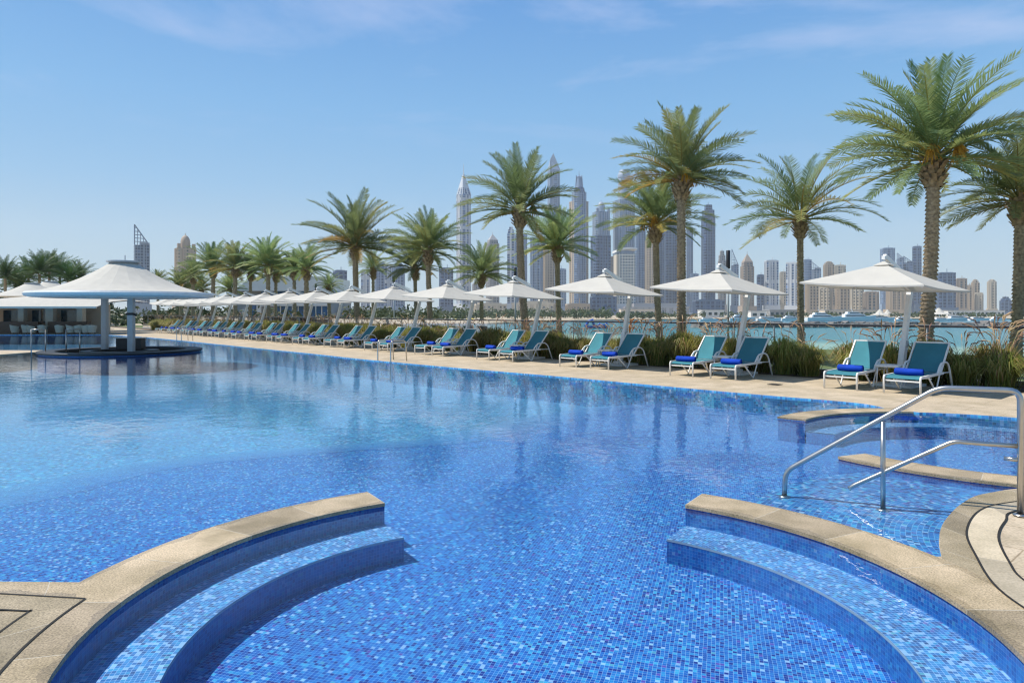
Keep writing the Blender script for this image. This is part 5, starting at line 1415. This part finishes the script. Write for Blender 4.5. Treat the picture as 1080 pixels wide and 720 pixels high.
def yacht(px0, px1, y, label, decks=2):
    L = (px1 - px0) / F * y; x = WX((px0 + px1) / 2, y); root = empty('motor_yacht', (x, y, -4.0)); tag(root, label, 'yacht', 'yachts moored at the marina')
    m = MB(); st = []; n = 12; W = L * 0.12; H = L * 0.105
    for i in range(n + 1):
        f = i / n; wv = W * (1 - max(0, (f - 0.55) / 0.45) ** 2.0); sh = H * (1 + 0.45 * f ** 2)
        st.append([(L * (f - .5), -wv, sh), (L * (f - .5) - L * 0.03 * f, -wv * .82, 0.1), (L * (f - .5) - L * .03 * f, wv * .82, 0.1), (L * (f - .5), wv, sh)])
    vs = [p for s in st for p in s]; fs = []
    for i in range(n):
        for k in range(3): q = i * 4 + k; fs.append((q, q + 4, q + 5, q + 1))
        q = i * 4; fs.append((q + 3, q + 7, q + 4, q))
    fs.append((0, 1, 2, 3)); m.add(vs, fs); m.build('hull', M['hull'], root, False)
    def deckbox(xa, xb, w, z0, z1, rake, mat, nm):
        m = MB(); m.add([(xa, -w, z0), (xb, -w, z0), (xb, w, z0), (xa, w, z0), (xa + rake * .3, -w * .9, z1), (xb - rake, -w * .9, z1), (xb - rake, w * .9, z1), (xa + rake * .3, w * .9, z1)],
                        [(0, 1, 5, 4), (1, 2, 6, 5), (2, 3, 7, 6), (3, 0, 4, 7), (4, 5, 6, 7)]); return m.build(nm, mat, root)
    deckbox(-L * .38, L * .24, W * .8, H, H * 1.75, L * .1, M['hull'], 'cabin'); deckbox(-L * .34, L * .20, W * .83, H * 1.22, H * 1.55, L * .08, M['dark_glass'], 'cabin_window')
    if decks > 1:
        deckbox(-L * .30, L * .08, W * .65, H * 1.77, H * 2.3, L * .08, M['hull'], 'flybridge'); deckbox(-L * .24, L * .06, W * .67, H * 1.9, H * 2.15, L * .06, M['dark_glass'], 'flybridge_window')
    m = MB(); m.bar((-L * .12, 0, H * 2.3), (-L * .16, 0, H * 3.1), 0.25, 0.2); m.tube([(-L * .16, 0, H * 3.1), (-L * .16, 0, H * 4)], 0.06, 4); m.build('mast', M['hull'], root)
    return root
for (a, b_, y, lab, d) in ((850, 888, 420, 'white motor yacht with dark windows right of the slender lone palm', 2), (884, 924, 432, 'white motor yacht below the nearest parasol canopy, left of its post', 2),
                        (918, 944, 445, 'small white yacht beside the post of the nearest parasol', 1), (798, 824, 425, 'white cabin cruiser left of the slender lone palm', 1),
                        (769, 797, 440, 'dark windowed cruiser just right of the dark lamp post', 2), (998, 1024, 450, 'white cruiser between the largest palm and the right edge palm', 1),
                        (1022, 1044, 440, 'small white boat near the right edge palm', 1), (984, 1003, 430, 'small white boat just right of the largest palm trunk', 1), (738, 758, 428, 'small white boat left of the dark lamp post', 1),
                        (824, 846, 455, 'white cruiser partly hidden by the slender lone palm trunk', 2), (944, 962, 436, 'white cruiser between the nearest parasol post and the largest palm', 2), (1044, 1062, 452, 'white cruiser beside the right edge palm trunk', 2)):
    yacht(a, b_, y, lab, d)
def blob(name, px, y, py, wpx, mat, label, seed):
    rnd = random.Random(seed); root = empty(name, (WX(px, y), y, -4.0)); tag(root, label, 'inflatable')
    s = wpx / F * y
    m = MB(); m.tube([(-s * .5, 0, .5), (-s * .35, 0, s * .30), (-s * .18, 0, s * .38), (-s * .08, 0, .6)], s * 0.06, 8); m.build('arch', mat, root, True)
    m = MB(); m.tube([(-s * .45, 0.3, .4), (0, .3, .5), (s * .5, .3, .4)], s * .055, 8); m.build('float_tube', mat, root, True)
    m = MB(); m.tube([(0, 0, .5), (s * .15, 0, s * .2), (s * .3, 0, s * .12), (s * .45, 0, s * .22), (s * .5, 0, .5)], s * .05, 8); m.build('slide', mat, root, True)
blob('water_slide', 629, 240, 340, 24, M['inflatable'], 'dark blue inflatable slide floating beyond the balustrade left of third parasol post', 1)
blob('water_float', 671, 150, 350, 9, M['inflatable_light'], 'light blue inflatable float on the water behind the third parasol post', 2)

# low marina buildings, tents
for (a, b_, y, yt, mat, lab, nm) in ((812, 848, 620, 327, 'grey_wall', 'long grey harbour shed left of the slender lone palm', 'harbour_shed'), (792, 808, 560, 328, 'white_wall', 'white harbour pavilion right of the dark lamp post', 'harbour_pavilion'),
                               (655, 690, 700, 326, 'tan', 'low tan beach house between the twin palms and third parasol', 'beach_house'), (740, 764, 640, 327, 'white_wall', 'low white kiosk row just left of the dark lamp post', 'beach_kiosk'),
                               (1000, 1060, 760, 327.5, 'white_wall', 'long low white boathouse near the right edge palm', 'boat_house'), (870, 930, 700, 327, 'tan', 'low tan quay building behind the largest yachts', 'quay_building')):
    w2 = (b_ - a) / F * y / 2; r_ = empty(nm, (WX((a + b_) / 2, y), y, -3.2)); tag(r_, lab, 'building'); h = WZ(yt, y) + 3.2
    m = MB(); m.prism([(-w2, 0), (w2, 0), (w2, 14), (-w2, 14)], 0, h); m.build('wall', M[mat], r_)
    m = MB(); m.box((0, 7, h + .25), (w2 * 2 + 1, 15, .5)); m.build('roof', M['grey_metal'], r_)
    k = int(w2 / 2.2)
    for q in range(k):
        m = MB(); m.box((-w2 + (q + .5) * 2 * w2 / k, -0.06, h * .5), (w2 / k * 1.1, .12, h * .4)); m.build('window', M['dark_glass'], r_)
for (px, y, wp, hp_, lab) in ((928, 560, 20, 9, 'white peaked marquee behind the yachts left of the nearest parasol post'), (990, 600, 24, 10, 'white peaked marquee just right of the largest palm trunk'), (936, 640, 14, 8, 'small white marquee right beside the nearest parasol post')):
    r_ = empty('marquee', (WX(px, y), y, -3.2)); tag(r_, lab, 'marquee', 'white marquees at the marina'); s = wp / F * y / 2; hh = hp_ / F * y
    m = MB(); m.lathe([(s, hh * .35), (s * .45, hh * .55), (s * .08, hh), (0, hh * 1.02)], 8); m.build('roof', M['membrane'], r_)
    for k in range(4):
        a = math.pi / 4 + k * math.pi / 2; m = MB(); m.tube([(s * .85 * math.cos(a), s * .85 * math.sin(a), 0), (s * .85 * math.cos(a), s * .85 * math.sin(a), hh * .42)], .15, 5); m.build('post', M['white_paint'], r_)

# ------------------------------------------------------------------ haze
b = MB(); b.box((0, 1250, 207), (6600, 4100, 426))
hz, nt, out = new_mat('sea_haze'); pv = N(nt, 'ShaderNodeVolumePrincipled')
pv.inputs['Color'].default_value = (0.92, 0.97, 1.0, 1); pv.inputs['Density'].default_value = 0.00011; pv.inputs['Anisotropy'].default_value = 0.0
nt.links.new(pv.outputs[0], out.inputs['Volume'])
o = b.build('haze', hz); tag(o, kind='stuff')
